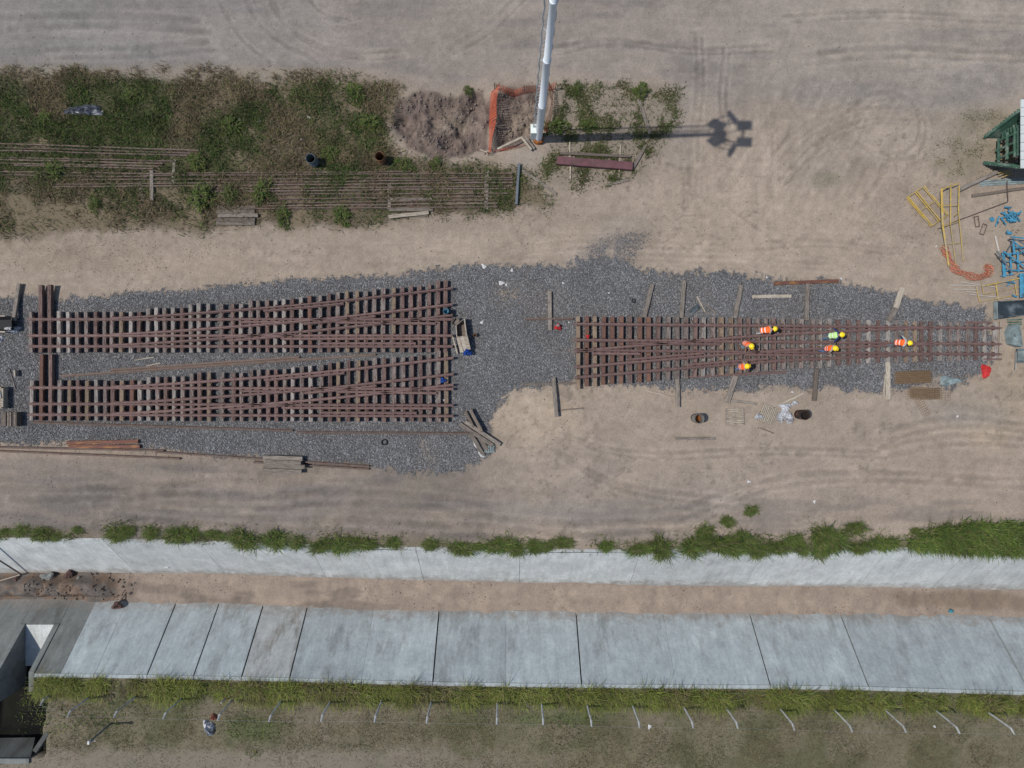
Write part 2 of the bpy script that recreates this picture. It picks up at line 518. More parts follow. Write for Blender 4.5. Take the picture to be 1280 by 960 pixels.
def rough_z(x, y):
    """height of the ground, metres; x, y arrays"""
    px = x / S + 640; py = 480 - y / S
    z = (fbm(x, y, 7, 4, 3) - .5) * 0.10 + (fbm(x, y, 0.9, 3, 4) - .5) * 0.035
    near = (np.abs(x) < 40) & (np.abs(y) < 30)
    z = np.where(near, z, 0)
    # a step of the sand below the ballast shoulder in the west
    z = z - 0.22 * sstep(-6, 34, -(py - 368)) * sstep(330, 120, px) * sstep(250, 330, py)
    a, b = pit_depth(px, py)
    lump = (fbm(x, y, 0.8, 4, 9) - .5)
    lump2 = np.abs(fbm(x, y, 1.6, 3, 10) - .5)
    z = z + a * (-0.35 + lump * 1.0 + lump2 * 1.2) + b * (-0.6 + lump * 0.9 + lump2 * 1.0)
    # canal
    nt, nb, sb, st = NT(x), NB(x), SB(x), ST(x)
    inside = (y < nt) & (y > st)
    u = np.clip((nt - y) / np.maximum(nt - nb, .1), 0, 1); v = np.clip((y - st) / np.maximum(sb - st, .1), 0, 1)
    slope = -D * np.minimum(u, v)
    bed = (y < nb) & (y > sb)
    bedz = -D - 0.03 + (fbm(x, y, 1.5, 4, 12) - .5) * 0.22 + (fbm(x, y, .4, 3, 13) - .5) * .10 + 0.06 * np.abs((y - (nb + sb) / 2) / np.maximum(nb - sb, .2) * 2).clip(0, 1.2) ** 4
    # silt heap at the west end of the bed
    bedz = bedz + 0.85 * sstep(-25.5, -29.5, x) * sstep(.95, .3, np.abs((y - (nb + sb) / 2) / np.maximum(nb - sb, .2) * 2)) * (0.5 + fbm(x, y, .7, 3, 8))
    zc = np.maximum(bedz, slope - 0.16)
    z = np.where(inside, zc, z)
    # side drain joining from the south-west corner
    dr = (x < np.where(y > -19.6, -30.5, -29.5) + 1.5 * (fbm(x, y, 1.3, 4, 19) - .5)) & (x > -36) & (y < st + 2.1) & (y > -23.7)
    drz = -2.25 + np.clip((-19.0 - y) / 4.0, 0, 1) * 0.5 + (fbm(x, y, .8, 3, 23) - .5) * .25
    drz = drz + np.clip((-34.0 - x), 0, 1.5) * 1.4
    drz = drz + np.clip((-22.7 - y), 0, 1.2) * 1.1
    z = np.where(dr, np.minimum(z, drz), z)
    return z


def gz(px, py):
    x, y, _ = P(px, py)
    return float(rough_z(np.array([x]), np.array([y]))[0])


# ------------------------------------------------------------------ ground colours (the soil's own, with shade painted into the side drain)
def spread(n_fine, half, far):
    a = np.arange(-half, half + 1e-6, n_fine)
    ext = half + np.cumsum(np.geomspace(n_fine * 2, far * 0.45, 26))
    return np.concatenate([-ext[::-1], a, ext])


gx = spread(0.105, 34.5, 500.0)
gy = spread(0.105, 26.5, 500.0)
GX, GY = np.meshgrid(gx, gy)
X = GX.ravel(); Y = GY.ravel()
PX = X / S + 640; PY = 480 - Y / S
Z = rough_z(X, Y)


def tint(C, mask, c):
    return C * (1 - mask[:, None]) + np.array(c)[None] * mask[:, None]


def blob(px, py, rx, ry, ang=0.0, soft=0.6, ns=0.5, sc=28, seed=50):
    ca, sa = math.cos(R(ang)), math.sin(R(ang))
    dx, dy = PX - px, PY - py
    u = (dx * ca + dy * sa) / rx; v = (-dx * sa + dy * ca) / ry
    r = np.sqrt(u * u + v * v) + (fbm(PX, PY, sc, 4, seed) - .5) * 2 * ns
    return sstep(1 + soft * .5, 1 - soft, r)


SAND = (0.262, 0.212, 0.166)
n_big = fbm(PX, PY, 170, 4, 1); n_mid = fbm(PX, PY, 45, 4, 2); n_sm = fbm(PX, PY, 9, 4, 5)
n_hor = fbm(PX / 7, PY, 14, 4, 6); n_hor2 = fbm(PX / 12, PY, 5, 3, 7)
C = np.ones((len(X), 3)) * np.array(SAND)[None]
# northern yard: trodden grey-brown soil, greyer to the west
yard = sstep(128, 78, PY + (n_mid - .5) * 50 - np.clip(PX - 820, 0, 400) * .08)
C = tint(C, yard, (0.222, 0.190, 0.163))
C = tint(C, yard * sstep(560, 120, PX + (n_big - .5) * 260) * .8, (0.178, 0.168, 0.158))
C = tint(C, yard * sstep(840, 1150, PX) * .7, (0.262, 0.226, 0.188))
C = tint(C, yard * sstep(.52, .70, n_hor) * .35, (0.135, 0.128, 0.125))
# grey, finely rutted earth between yard and sand in the east
for (a, b, rx, ry, ang, st_, cc) in [
        (1070, 118, 120, 26, 4, .55, (0.185, 0.168, 0.155)), (1240, 105, 80, 22, 0, .5, (0.17, 0.158, 0.15)), (890, 125, 70, 26, 10, .45, (0.20, 0.18, 0.165)),
        (850, 150, 34, 60, 5, .45, (0.19, 0.172, 0.155)), (1010, 170, 90, 50, -20, .3, (0.22, 0.19, 0.16)), (1030, 215, 45, 22, -10, .5, (0.20, 0.178, 0.152)),
        (1120, 170, 80, 40, 0, .35, (0.235, 0.205, 0.175)), (1200, 170, 40, 30, 0, .4, (0.20, 0.175, 0.145)), (760, 300, 60, 20, -30, .4, (0.19, 0.18, 0.175)),
        (940, 290, 190, 60, 0, .6, (0.30, 0.242, 0.184)), (700, 300, 160, 24, -4, .4, (0.285, 0.23, 0.175)), (1180, 345, 90, 40, 0, .4, (0.285, 0.23, 0.175)),
        (200, 330, 260, 24, 3, .35, (0.255, 0.20, 0.15)), (60, 318, 120, 24, 0, .4, (0.225, 0.18, 0.135)),
        (660, 520, 75, 42, 0, .85, (0.325, 0.262, 0.195)), (720, 570, 110, 30, -15, .5, (0.215, 0.178, 0.15)), (735, 600, 55, 18, -30, .5, (0.15, 0.13, 0.118)),
        (690, 640, 170, 20, 0, .6, (0.165, 0.152, 0.142)), (980, 600, 240, 70, 0, .55, (0.235, 0.195, 0.162)), (860, 620, 90, 26, 0, .4, (0.20, 0.175, 0.155)),
        (1240, 500, 70, 60, 0, .7, (0.30, 0.235, 0.165)), (1190, 505, 90, 25, -8, .5, (0.245, 0.21, 0.175)), (1220, 520, 60, 14, 5, .5, (0.20, 0.185, 0.165)),
        (1150, 600, 140, 40, 0, .4, (0.25, 0.20, 0.155)), (830, 520, 50, 24, 0, .4, (0.235, 0.19, 0.15))]:
    C = tint(C, blob(a, b, rx, ry, ang, .9, .55, 40, int(a) % 97) * st_, cc)
# service road beside the canal, west half: compacted dark streaks
road = sstep(556, 590, PY + (n_mid - .5) * 18) * sstep(690, 560, PX + (n_big - .5) * 140) * sstep(690, 660, PY)
C = tint(C, road, (0.172, 0.143, 0.122))
C = tint(C, road * sstep(.5, .66, n_hor) * .6, (0.12, 0.107, 0.098))
C = tint(C, road * sstep(.55, .7, fbm(PX / 4, PY, 20, 4, 77)) * .5, (0.235, 0.195, 0.155))
C = tint(C, road * sstep(.55, .7, fbm(PX, PY, 30, 4, 78)) * .4, (0.165, 0.145, 0.11))
south_strip = sstep(598, 640, PY) * sstep(690, 670, PY)
C = tint(C, south_strip * sstep(.46, .62, n_hor) * .55, (0.145, 0.128, 0.115))
# wheel tracks
arcs = [([(262, -20), (285, 25), (308, 55), (340, 78)], 2.4), ([(298, -20), (318, 22), (350, 52), (392, 72)], 2.4), ([(328, -20), (352, 25), (385, 50), (440, 66), (500, 62)], 3),
        ([(376, -20), (400, 14), (440, 26)], 2.2), ([(60, 62), (160, 60), (260, 52)], 4), ([(0, 22), (120, 20), (250, 26)], 5), ([(560, 60), (610, 30), (650, -10)], 3),
        ([(690, 60), (760, 48), (860, 60), (960, 56)], 3), ([(1000, 70), (1100, 60), (1280, 66)], 4), ([(980, 20), (1100, 14), (1280, 22)], 3),
        ([(870, 40), (872, 100), (866, 160), (862, 230)], 3), ([(905, 60), (900, 120), (905, 150)], 3), ([(960, 200), (1000, 160), (1060, 130), (1120, 126)], 3),
        ([(975, 225), (1020, 180), (1080, 150), (1140, 150)], 2.5), ([(1060, 140), (1090, 118), (1130, 118), (1150, 150), (1140, 185), (1100, 192), (1072, 178)], 3),
        ([(640, 310), (760, 300), (900, 306), (1010, 300), (1110, 310)], 3), ([(640, 322), (780, 318), (900, 322), (1040, 330)], 3), ([(900, 250), (940, 280), (1000, 320)], 2.5),
        ([(690, 560), (740, 590), (800, 610), (900, 622)], 4), ([(560, 640), (700, 655), (860, 650)], 5), ([(120, 630), (300, 646), (460, 652), (600, 660)], 5),
        ([(100, 610), (300, 622), (420, 615), (560, 622)], 5), ([(0, 612), (150, 608), (300, 600)], 5), ([(700, 540), (760, 560), (840, 566), (960, 560), (1100, 565)], 3),
        ([(1100, 560), (1180, 545), (1280, 548)], 4), ([(1100, 540), (1190, 522), (1280, 530)], 4), ([(840, 640), (960, 600), (1080, 590), (1280, 600)], 4)]
dz = np.zeros(len(X))
for i, (pts, wd) in enumerate(arcs):
    d = np.minimum(line_d(PX, PY, smooth_line(pts, 18)), line_d(PX, PY, smooth_line([(q[0] + wd * 2.6, q[1] + wd * 2.6) for q in pts], 18)) + .6) + (n_sm - .5) * 4
    wd = wd * .7
    k = sstep(wd * 1.5, wd * .3, d) * (.35 + .65 * sstep(.35, .6, fbm(PX, PY, 30, 3, 60 + i)))
    light = sstep(wd * 3.2, wd * 2, d) * sstep(wd * 1.2, wd * 2, d)
    amp_ = .17 if i < 12 or i > 17 else .10
    C = C * (1 - (amp_ * k)[:, None]) * (1 + (.6 * amp_ * light)[:, None])
    dz += -0.025 * k + 0.012 * light
# scraped streaks in the sandy east
th = R(-58)
stre = fbm((PX * math.cos(th) + PY * math.sin(th)) / 9, (-PX * math.sin(th) + PY * math.cos(th)), 6, 3, 21)
C = C * (1 + ((stre - .5) * .42 * blob(1030, 190, 170, 90, 0, .8, .3, 60, 8))[:, None])
vert = fbm(PX, PY / 8, 5, 3, 22)
C = C * (1 + ((vert - .5) * .35 * blob(930, 200, 130, 100, 0, .8, .3, 60, 9))[:, None])
dz += (stre - .5) * .05 * blob(1030, 190, 170, 90, 0, .8, .3, 60, 8)
C = C * (0.86 + .28 * n_mid)[:, None] * (0.84 + .32 * n_sm)[:, None] * (.9 + .2 * fbm(PX, PY, 3.2, 2, 86))[:, None] * (0.93 + .14 * n_hor2)[:, None]
# dark scattered crumbs on the sand
crumb = sstep(.66, .74, fbm(PX, PY, 5, 3, 33)) * sstep(.5, .62, fbm(PX, PY, 60, 3, 34)) * (1 - yard)
C = tint(C, crumb * .45, (0.12, 0.10, 0.08))
# weeds: dark humus and straw
wsd = poly_sd(PX, PY, WEEDS) + (n_mid - .5) * 26 + (n_sm - .5) * 16
wm = sstep(-9, 9, wsd)
C = tint(C, wm * .92, (0.085, 0.068, 0.042))
C = tint(C, wm * sstep(.5, .62, fbm(PX, PY, 34, 4, 14)) * .8, (0.15, 0.12, 0.078))
C = tint(C, wm * sstep(.5, .6, fbm(PX, PY, 60, 4, 15)) * .7 * sstep(240, 222, PY), (0.045, 0.052, 0.022))
C = tint(C, sstep(-26, 2, poly_sd(PX, PY, WEEDS)) * (1 - wm) * sstep(.42, .58, n_sm * .6 + n_mid * .4) * .6, (0.17, 0.14, 0.10))
# straw fringe to the north
C = tint(C, sstep(16, 4, np.abs(PY - 95 - (n_mid - .5) * 12)) * sstep(470, 400, PX) * .6, (0.22, 0.185, 0.14))
w2 = poly_sd(PX, PY, WEEDS2) + (n_mid - .5) * 30 + (n_sm - .5) * 18
C = tint(C, sstep(-10, 12, w2) * .55, (0.145, 0.125, 0.095))
for (a, b, rx, ry) in [(1200, 195, 36, 30), (1235, 150, 40, 18), (1250, 190, 14, 20), (1030, 225, 30, 12)]:
    C = tint(C, blob(a, b, rx, ry, 0, .9, .8, 16, 17) * .5, (0.13, 0.12, 0.075))
a1, b1 = pit_depth(PX, PY)
earth = np.maximum(a1, b1)
C = tint(C, sstep(.15, .55, earth) * .95, (0.138, 0.103, 0.086))
C = tint(C, blob(565, 152, 26, 16, 10, .8, .6, 16, 18) * .5 * a1, (0.22, 0.18, 0.135))
C = tint(C, blob(648, 150, 26, 20, 0, .8, .6, 16, 19) * .7 * b1, (0.25, 0.20, 0.15))
rim = np.exp(-((a1 - .45) / .22) ** 2) + np.exp(-((b1 - .45) / .22) ** 2)
C = C * (1 - (.30 * np.clip(rim, 0, 1) * sstep(.3, .6, n_sm))[:, None])
crk = np.abs(fbm(PX, PY / 3, 9, 3, 44) - .5)
C = C * (1 - (earth * sstep(.05, .0, crk) * .45)[:, None]) * (1 + (earth * (fbm(PX, PY / 2, 4, 3, 45) - .5) * .9)[:, None])
C = C * (1 + (earth * (n_sm - .5) * .8)[:, None])
dz += earth * ((fbm(X, Y, .45, 3, 46) - .5) * .18 - sstep(.05, .0, crk) * .08)
C = tint(C, blob(655, 195, 26, 16, 0, .8, .5, 16, 25) * .6, (0.25, 0.22, 0.19))
# ballast
gsd = poly_sd(PX, PY, GRAVEL) + (n_mid - .5) * 14 + (n_sm - .5) * 8 + (fbm(PX, PY, 3.5, 2, 85) - .5) * 14
tsd = poly_sd(PX, PY, TONGUE) + (n_mid - .5) * 26 + (n_sm - .5) * 14
G = sstep(-9, 9, gsd) + 0.50 * sstep(-14, 14, tsd) * (.8 + .4 * fbm(PX, PY, 12, 4, 87))
dusty = sstep(.52, .72, fbm(PX, PY, 40, 4, 83)) * .34 * sstep(560, 640, PX) + sstep(.56, .7, fbm(PX / 1.0, PY / 5, 9, 3, 82)) * .25 * blob(560, 570, 110, 40, 0, .9, .4, 30, 81) + blob(670, 375, 90, 50, 0, .9, .5, 26, 28) * .38 + blob(1185, 475, 30, 9, 0, .8, .5, 20, 29) * .5 + blob(540, 560, 30, 40, 10, .9, .7, 14, 30) * .3 + blob(690, 440, 30, 30, 0, .9, .6, 20, 31) * .25
G = np.clip(G - dusty, 0, 1)
dz += .05 * np.clip(G, 0, 1)
# canal bed, lawn, verge
inb = (Y < NB(X) + .5) & (Y > SB(X) - .5)
bedc = np.ones((len(X), 3)) * np.array((0.255, 0.205, 0.165))
bedc = bedc * (0.82 + .36 * fbm(X, Y, .8, 4, 91))[:, None] * (.9 + .2 * fbm(X / 5, Y, .5, 3, 92))[:, None]
m_ = sstep(.52, .66, fbm(X / 4, Y, 1.0, 4, 93)) * sstep(-4, -12, X) * .55
bedc = bedc * (1 - m_[:, None]) + np.array((0.115, 0.098, 0.085))[None] * m_[:, None]
dm = sstep(1.25, .6, np.sqrt(((X - 31.5) / 5.6) ** 2 + ((Y - (NB(X) + SB(X)) / 2 - .1) / .75) ** 2) + (fbm(X, Y, .9, 3, 94) - .5) * .8)
bedc = bedc * (1 - (.62 * dm)[:, None]) + np.array((0.14, 0.103, 0.076))[None] * (.62 * dm)[:, None]
wl = sstep(-25.0, -27.5, X + (fbm(X, Y, 1, 3, 95) - .5) * 3)
rusty = np.where((fbm(X, Y, 1.1, 4, 96) > .53)[:, None], np.array((0.125, 0.085, 0.062))[None], np.array((0.085, 0.078, 0.074))[None])
bedc = bedc * (1 - .75 * wl[:, None]) + rusty * .75 * wl[:, None]
C = np.where(inb[:, None], bedc, C)
south = Y < ST(X) + .15
lawn = np.ones((len(X), 3)) * np.array((0.132, 0.118, 0.078))
lg = sstep(.45, .62, fbm(X, Y, 2.2, 4, 71)); lb = sstep(.5, .66, fbm(X, Y, 3.0, 4, 72))
lawn = lawn * (1 - .6 * lg[:, None]) + np.array((0.072, 0.077, 0.038))[None] * .6 * lg[:, None]
lawn = lawn * (1 - .55 * lb[:, None]) + np.array((0.165, 0.138, 0.105))[None] * .55 * lb[:, None]
lawn = lawn * (.84 + .32 * fbm(X, Y, .35, 4, 73))[:, None]
edge = sstep(-22.9, -23.7, Y + (fbm(X, Y, 1.6, 3, 74) - .5) * 1.2)
edge = edge * sstep(8, -14, X)
lawn = lawn * (1 - .6 * edge[:, None]) + np.array((0.20, 0.172, 0.145))[None] * .6 * edge[:, None]
gb = blob(318, 910, 46, 18, 0, .9, .5, 20, 75) + blob(700, 898, 60, 10, 0, .8, .5, 20, 76)
lawn = lawn * (1 - .6 * np.clip(gb, 0, 1)[:, None]) + np.array((0.055, 0.085, 0.025))[None] * .6 * np.clip(gb, 0, 1)[:, None]
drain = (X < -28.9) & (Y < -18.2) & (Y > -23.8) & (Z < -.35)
lawn = np.where(drain[:, None], np.array((0.009, 0.009, 0.007))[None] * (.6 + .9 * fbm(X, Y, .5, 3, 79))[:, None], lawn)  # near-black: trench shade painted in on top of the dark wet soil
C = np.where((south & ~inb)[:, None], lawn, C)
slopez = (Y < NT(X) - .05) & (Y > NB(X) + .5) | (Y < SB(X) - .5) & (Y > ST(X) + .05)
C = np.where(slopez[:, None], np.array((0.06, 0.052, 0.045))[None], C)
verge = sstep(14, 2, np.abs(PY - (480 - NT(X) / S) + 8)) * (Y > NT(X) - .05)
C = tint(C, verge * .75 * sstep(.3, .55, n_mid), (0.115, 0.098, 0.066))
Z = Z + np.where((Y > NT(X) + .3) & (np.abs(X) < 34.5), dz, 0)
G = np.where(Y > NT(X) + .2, G, 0)

nx, ny = len(gx), len(gy)
ii = np.arange(ny - 1)[:, None] * nx + np.arange(nx - 1)[None, :]
FQ = np.stack([ii, ii + 1, ii + nx + 1, ii + nx], 2).reshape(-1, 4)
lum = C @ np.array([.3, .5, .2])
sat = np.where(Y > NT(X), .93, 1.0)
C = C * np.where(Y > NT(X), 1.06, 1.0)[:, None]
C = lum[:, None] * (1 - sat[:, None]) + C * sat[:, None]
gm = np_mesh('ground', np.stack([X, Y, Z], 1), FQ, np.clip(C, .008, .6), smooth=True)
ga = gm.attributes.new('gravel', 'FLOAT', 'POINT'); ga.data.foreach_set('value', G.astype(np.float32))


def ground_mat():
    m = bpy.data.materials.new('soil_and_ballast'); m.use_nodes = True
    nt = m.node_tree; N = nt.nodes; L = nt.links
    bs = N['Principled BSDF']; bs.inputs['Roughness'].default_value = 0.95
    bs.inputs['Specular IOR Level'].default_value = 0.15
    at = N.new('ShaderNodeAttribute'); at.attribute_name = 'col'
    gr = N.new('ShaderNodeAttribute'); gr.attribute_name = 'gravel'
    g = N.new('ShaderNodeNewGeometry'); pos = g.outputs['Position']

    def noise(sc, det=4, rough=.6):
        n = N.new('ShaderNodeTexNoise'); n.inputs['Scale'].default_value = sc; n.inputs['Detail'].default_value = det
        n.inputs['Roughness'].default_value = rough
        L.new(pos, n.inputs['Vector']); return n.outputs[0]

    def rng(v, a, b, c, d):
        r = N.new('ShaderNodeMapRange'); L.new(v, r.inputs['Value'])
        for nme, val in zip(('From Min', 'From Max', 'To Min', 'To Max'), (a, b, c, d)): r.inputs[nme].default_value = val
        return r.outputs[0]

    def math_(op, a, b):
        q = N.new('ShaderNodeMath'); q.operation = op
        for i, v in enumerate((a, b)):
            if hasattr(v, 'links') or not isinstance(v, (int, float)): L.new(v, q.inputs[i])
            else: q.inputs[i].default_value = v
        return q.outputs[0]
    n1 = noise(9, 6, .7); n2 = noise(38, 3, .6); n3 = noise(2.2, 5, .6)
    v = math_('MULTIPLY', rng(n1, .3, .7, .83, 1.16), rng(n2, .3, .7, .84, 1.16))
    v = math_('MULTIPLY', v, rng(n3, .3, .7, .93, 1.07))
    h = N.new('ShaderNodeHueSaturation'); L.new(at.outputs['Color'], h.inputs['Color']); L.new(v, h.inputs['Value'])
    # ballast: crushed grey stone
    vo = N.new('ShaderNodeTexVoronoi'); vo.inputs['Scale'].default_value = 15.0; L.new(pos, vo.inputs['Vector'])
    sep = N.new('ShaderNodeSeparateColor'); L.new(vo.outputs['Color'], sep.inputs[0])
    ramp = N.new('ShaderNodeValToRGB'); L.new(sep.outputs[0], ramp.inputs[0])
    e = ramp.color_ramp.elements
    e[0].position = 0; e[0].color = (0.099, 0.099, 0.102, 1); e[1].position = 1; e[1].color = (0.33, 0.335, 0.345, 1)
    for p_, c_ in ((.45, (0.153, 0.153, 0.158, 1)), (.8, (0.207, 0.207, 0.211, 1))):
        q = e.new(p_); q.color = c_
    hb = N.new('ShaderNodeHueSaturation'); L.new(ramp.outputs[0], hb.inputs['Color'])
    L.new(math_('MULTIPLY', rng(vo.outputs['Distance'], 0, .6, 1.2, .6), rng(noise(.5, 4), .3, .7, .85, 1.15)), hb.inputs['Value'])
    f = math_('ADD', gr.outputs['Fac'], rng(n1, .3, .7, -.28, .28))
    f = math_('ADD', f, rng(n2, .3, .7, -.22, .22))
    f = rng(f, .42, .62, 0, 1)
    mx = N.new('ShaderNodeMix'); mx.data_type = 'RGBA'
    L.new(f, mx.inputs['Factor']); L.new(h.outputs[0], mx.inputs['A']); L.new(hb.outputs[0], mx.inputs['B'])
    L.new(mx.outputs['Result'], bs.inputs['Base Color'])
    hh = math_('ADD', math_('MULTIPLY', n1, .55), math_('MULTIPLY', n2, .35))
    hh = math_('ADD', hh, math_('MULTIPLY', math_('MULTIPLY', vo.outputs['Distance'], -1.3), f))
    b = N.new('ShaderNodeBump'); b.inputs['Strength'].default_value = 0.75; b.inputs['Distance'].default_value = 0.05
    L.new(hh, b.inputs['Height']); L.new(b.outputs[0], bs.inputs['Normal'])
    return m


ground = link('ground', gm, ground_mat()); ground['kind'] = 'structure'

# ballast stones lying loose over the bed
rs = np.random.RandomState(5)


def sample_z(x, y):
    """height of the finished ground mesh at x, y (inside the fine grid)"""
    i = np.clip(np.searchsorted(gx, x) - 1, 0, nx - 2); j = np.clip(np.searchsorted(gy, y) - 1, 0, ny - 2)
    fx = (x - gx[i]) / (gx[i + 1] - gx[i]); fy = (y - gy[j]) / (gy[j + 1] - gy[j])
    q = lambda a, b: Z[b * nx + a]
    return (q(i, j) * (1 - fx) + q(i + 1, j) * fx) * (1 - fy) + (q(i, j + 1) * (1 - fx) + q(i + 1, j + 1) * fx) * fy


def sample_g(x, y):
    i = np.clip(np.searchsorted(gx, x), 0, nx - 1); j = np.clip(np.searchsorted(gy, y), 0, ny - 1)
    return G[j * nx + i]


def gz(px, py):
    x, y, _ = P(px, py)
    return float(sample_z(np.array([x]), np.array([y]))[0])


n0 = 165000
sx = rs.uniform(-34, 31, n0); sy = rs.uniform(-6.2, 11, n0)
k = rs.rand(n0) < sample_g(sx, sy) ** 1.3
sx, sy = sx[k], sy[k]
ssz = rs.uniform(.04, .085, len(sx))
tone = rs.choice([.10, .14, .175, .215, .28, .38], len(sx), p=[.16, .25, .28, .19, .09, .03]) * rs.uniform(.85, 1.15, len(sx)) * (.86 + .0045 * (sx + 33) + .3 * (fbm(sx, sy, 4, 3, 88) - .5))
warm = rs.rand(len(sx)) < .12
sc_ = tone[:, None] * np.where(warm[:, None], np.array([1.08, .98, .88])[None], np.array([1.0, 1.0, 1.025])[None])
V_, F_, C_ = lumps(np.stack([sx, sy, sample_z(sx, sy) + ssz * .15], 1), ssz, sc_, 3)
o = link('ballast_stones', np_mesh('ballast_stones', V_, F_, C_), 'stones'); o['kind'] = 'stuff'
tag(o, 'crushed grey ballast stones strewn around and under the track panels', 'gravel')

# clods of the two dug pits and crumbs on the sand
n0 = 6500
sx = rs.uniform(-8.2, 3.2, n0); sy = rs.uniform(13.6, 19, n0)
a_, b_ = pit_depth(sx / S + 640, 480 - sy / S)
k = rs.rand(n0) < np.maximum(a_, b_) * .55
sx, sy = sx[k], sy[k]
ssz = .025 + .2 * rs.rand(len(sx)) ** 3.5
cc = np.array((0.155, 0.125, 0.107))[None] * rs.uniform(.75, 1.45, (len(sx), 1))
V_, F_, C_ = lumps(np.stack([sx, sy, sample_z(sx, sy) + ssz * .1], 1), ssz, cc, 4)
o = link('earth_clods', np_mesh('earth_clods', V_, F_, C_), 'clods'); o['kind'] = 'stuff'
tag(o, 'brown clods of freshly dug earth around the mast pits', 'soil')

n0 = 5200
sx = rs.uniform(-33, 33, n0); sy = rs.uniform(-10, 24, n0)
k = (sample_g(sx, sy) < .3) & (rs.rand(n0) < .25 + .75 * (fbm(sx, sy, 5, 3, 66) > .52))
sx, sy = sx[k], sy[k]
ssz = rs.uniform(.03, .09, len(sx))
cc = np.array((0.17, 0.145, 0.12))[None] * rs.uniform(.5, 1.35, (len(sx), 1))
V_, F_, C_ = lumps(np.stack([sx, sy, sample_z(sx, sy) + ssz * .1], 1), ssz, cc, 4)
o = link('sand_crumbs', np_mesh('sand_crumbs', V_, F_, C_), 'clods'); o['kind'] = 'stuff'
tag(o, 'small crumbs of dry earth and stone scattered over the sand', 'soil')

# ------------------------------------------------------------------ canal lining
def concrete_mat(name, base, warm, edge0=.54):
    m = bpy.data.materials.new(name); m.use_nodes = True
    nt = m.node_tree; N = nt.nodes; L = nt.links
    bs = N['Principled BSDF']; bs.inputs['Roughness'].default_value = 0.85; bs.inputs['Specular IOR Level'].default_value = .25
    g = N.new('ShaderNodeNewGeometry'); oi = N.new('ShaderNodeObjectInfo')
    mp = N.new('ShaderNodeMapping'); mp.inputs['Scale'].default_value = (1.0, .16, .16); L.new(g.outputs['Position'], mp.inputs['Vector'])

    def noise(vec, sc, det=5, ro=.6):
        n = N.new('ShaderNodeTexNoise'); n.inputs['Scale'].default_value = sc; n.inputs['Detail'].default_value = det; n.inputs['Roughness'].default_value = ro
        L.new(vec, n.inputs['Vector']); return n.outputs[0]

    def rng(v, a, b, c, d):
        r = N.new('ShaderNodeMapRange'); L.new(v, r.inputs['Value'])
        for nme, val in zip(('From Min', 'From Max', 'To Min', 'To Max'), (a, b, c, d)): r.inputs[nme].default_value = val
        return r.outputs[0]

    def mul(a, b):
        q = N.new('ShaderNodeMath'); q.operation = 'MULTIPLY'; L.new(a, q.inputs[0]); L.new(b, q.inputs[1]); return q.outputs[0]
    v = mul(rng(noise(mp.outputs[0], 2.0), .3, .7, .92, 1.08), rng(noise(g.outputs['Position'], .8, 8, .7), .3, .7, .80, 1.17))
    v = mul(v, rng(noise(g.outputs['Position'], 5.0, 6, .75), .3, .7, .86, 1.12))
    v = mul(v, rng(noise(mp.outputs[0], 5.0, 6, .75), .3, .7, .88, 1.11))
    v = mul(v, rng(noise(g.outputs['Position'], 22, 4, .7), .3, .7, .90, 1.10))
    v = mul(v, rng(oi.outputs['Random'], 0, 1, .93, 1.08))
    # dark algae / water stains
    mp2 = N.new('ShaderNodeMapping'); mp2.inputs['Scale'].default_value = (1.0, .4, .4); L.new(g.outputs['Position'], mp2.inputs['Vector'])
    st_ = rng(noise(mp2.outputs[0], .75, 8, .7), edge0, edge0 + .12, 0, .75)
    c = N.new('ShaderNodeMix'); c.data_type = 'RGBA'; L.new(st_, c.inputs['Factor'])
    c.inputs['A'].default_value = (*base, 1); c.inputs['B'].default_value = (*warm, 1)
    # chalky efflorescence and silt left by the water near the foot
    wp = rng(noise(mp2.outputs[0], 1.7, 8, .75), .55, .68, 0, .5)
    c2 = N.new('ShaderNodeMix'); c2.data_type = 'RGBA'; L.new(wp, c2.inputs['Factor']); L.new(c.outputs['Result'], c2.inputs['A'])
    c2.inputs['B'].default_value = (min(base[0] * 1.3, .5), min(base[1] * 1.27, .5), min(base[2] * 1.25, .5), 1)
    sp = N.new('ShaderNodeSeparateXYZ'); L.new(g.outputs['Position'], sp.inputs[0])
    sz_ = N.new('ShaderNodeMath'); sz_.operation = 'ADD'; L.new(sp.outputs['Z'], sz_.inputs[0]); L.new(rng(noise(g.outputs['Position'], 1.6, 6, .7), .3, .7, -.35, .35), sz_.inputs[1])
    c3 = N.new('ShaderNodeMix'); c3.data_type = 'RGBA'; L.new(rng(sz_.outputs[0], -2.75, -3.25, 0, .7), c3.inputs['Factor']); L.new(c2.outputs['Result'], c3.inputs['A'])
    c3.inputs['B'].default_value = (.24, .215, .19, 1)
    h = N.new('ShaderNodeHueSaturation'); L.new(c3.outputs['Result'], h.inputs['Color']); L.new(v, h.inputs['Value'])
    L.new(h.outputs[0], bs.inputs['Base Color'])
    b = N.new('ShaderNodeBump'); b.inputs['Strength'].default_value = .25; b.inputs['Distance'].default_value = .02
    L.new(noise(g.outputs['Position'], 14, 5, .7), b.inputs['Height']); L.new(b.outputs[0], bs.inputs['Normal'])
    MATS[name] = m


concrete_mat('concrete', (0.300, 0.336, 0.344), (0.195, 0.208, 0.205))
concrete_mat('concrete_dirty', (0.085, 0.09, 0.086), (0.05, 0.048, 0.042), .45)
concrete_mat('concrete_pale', (0.41, 0.43, 0.422), (0.35, 0.358, 0.342))
concrete_mat('concrete_old', (0.155, 0.165, 0.158), (0.095, 0.095, 0.085), .48)
concrete_mat('concrete_brown', (0.33, 0.345, 0.34), (0.155, 0.14, 0.12), .50)

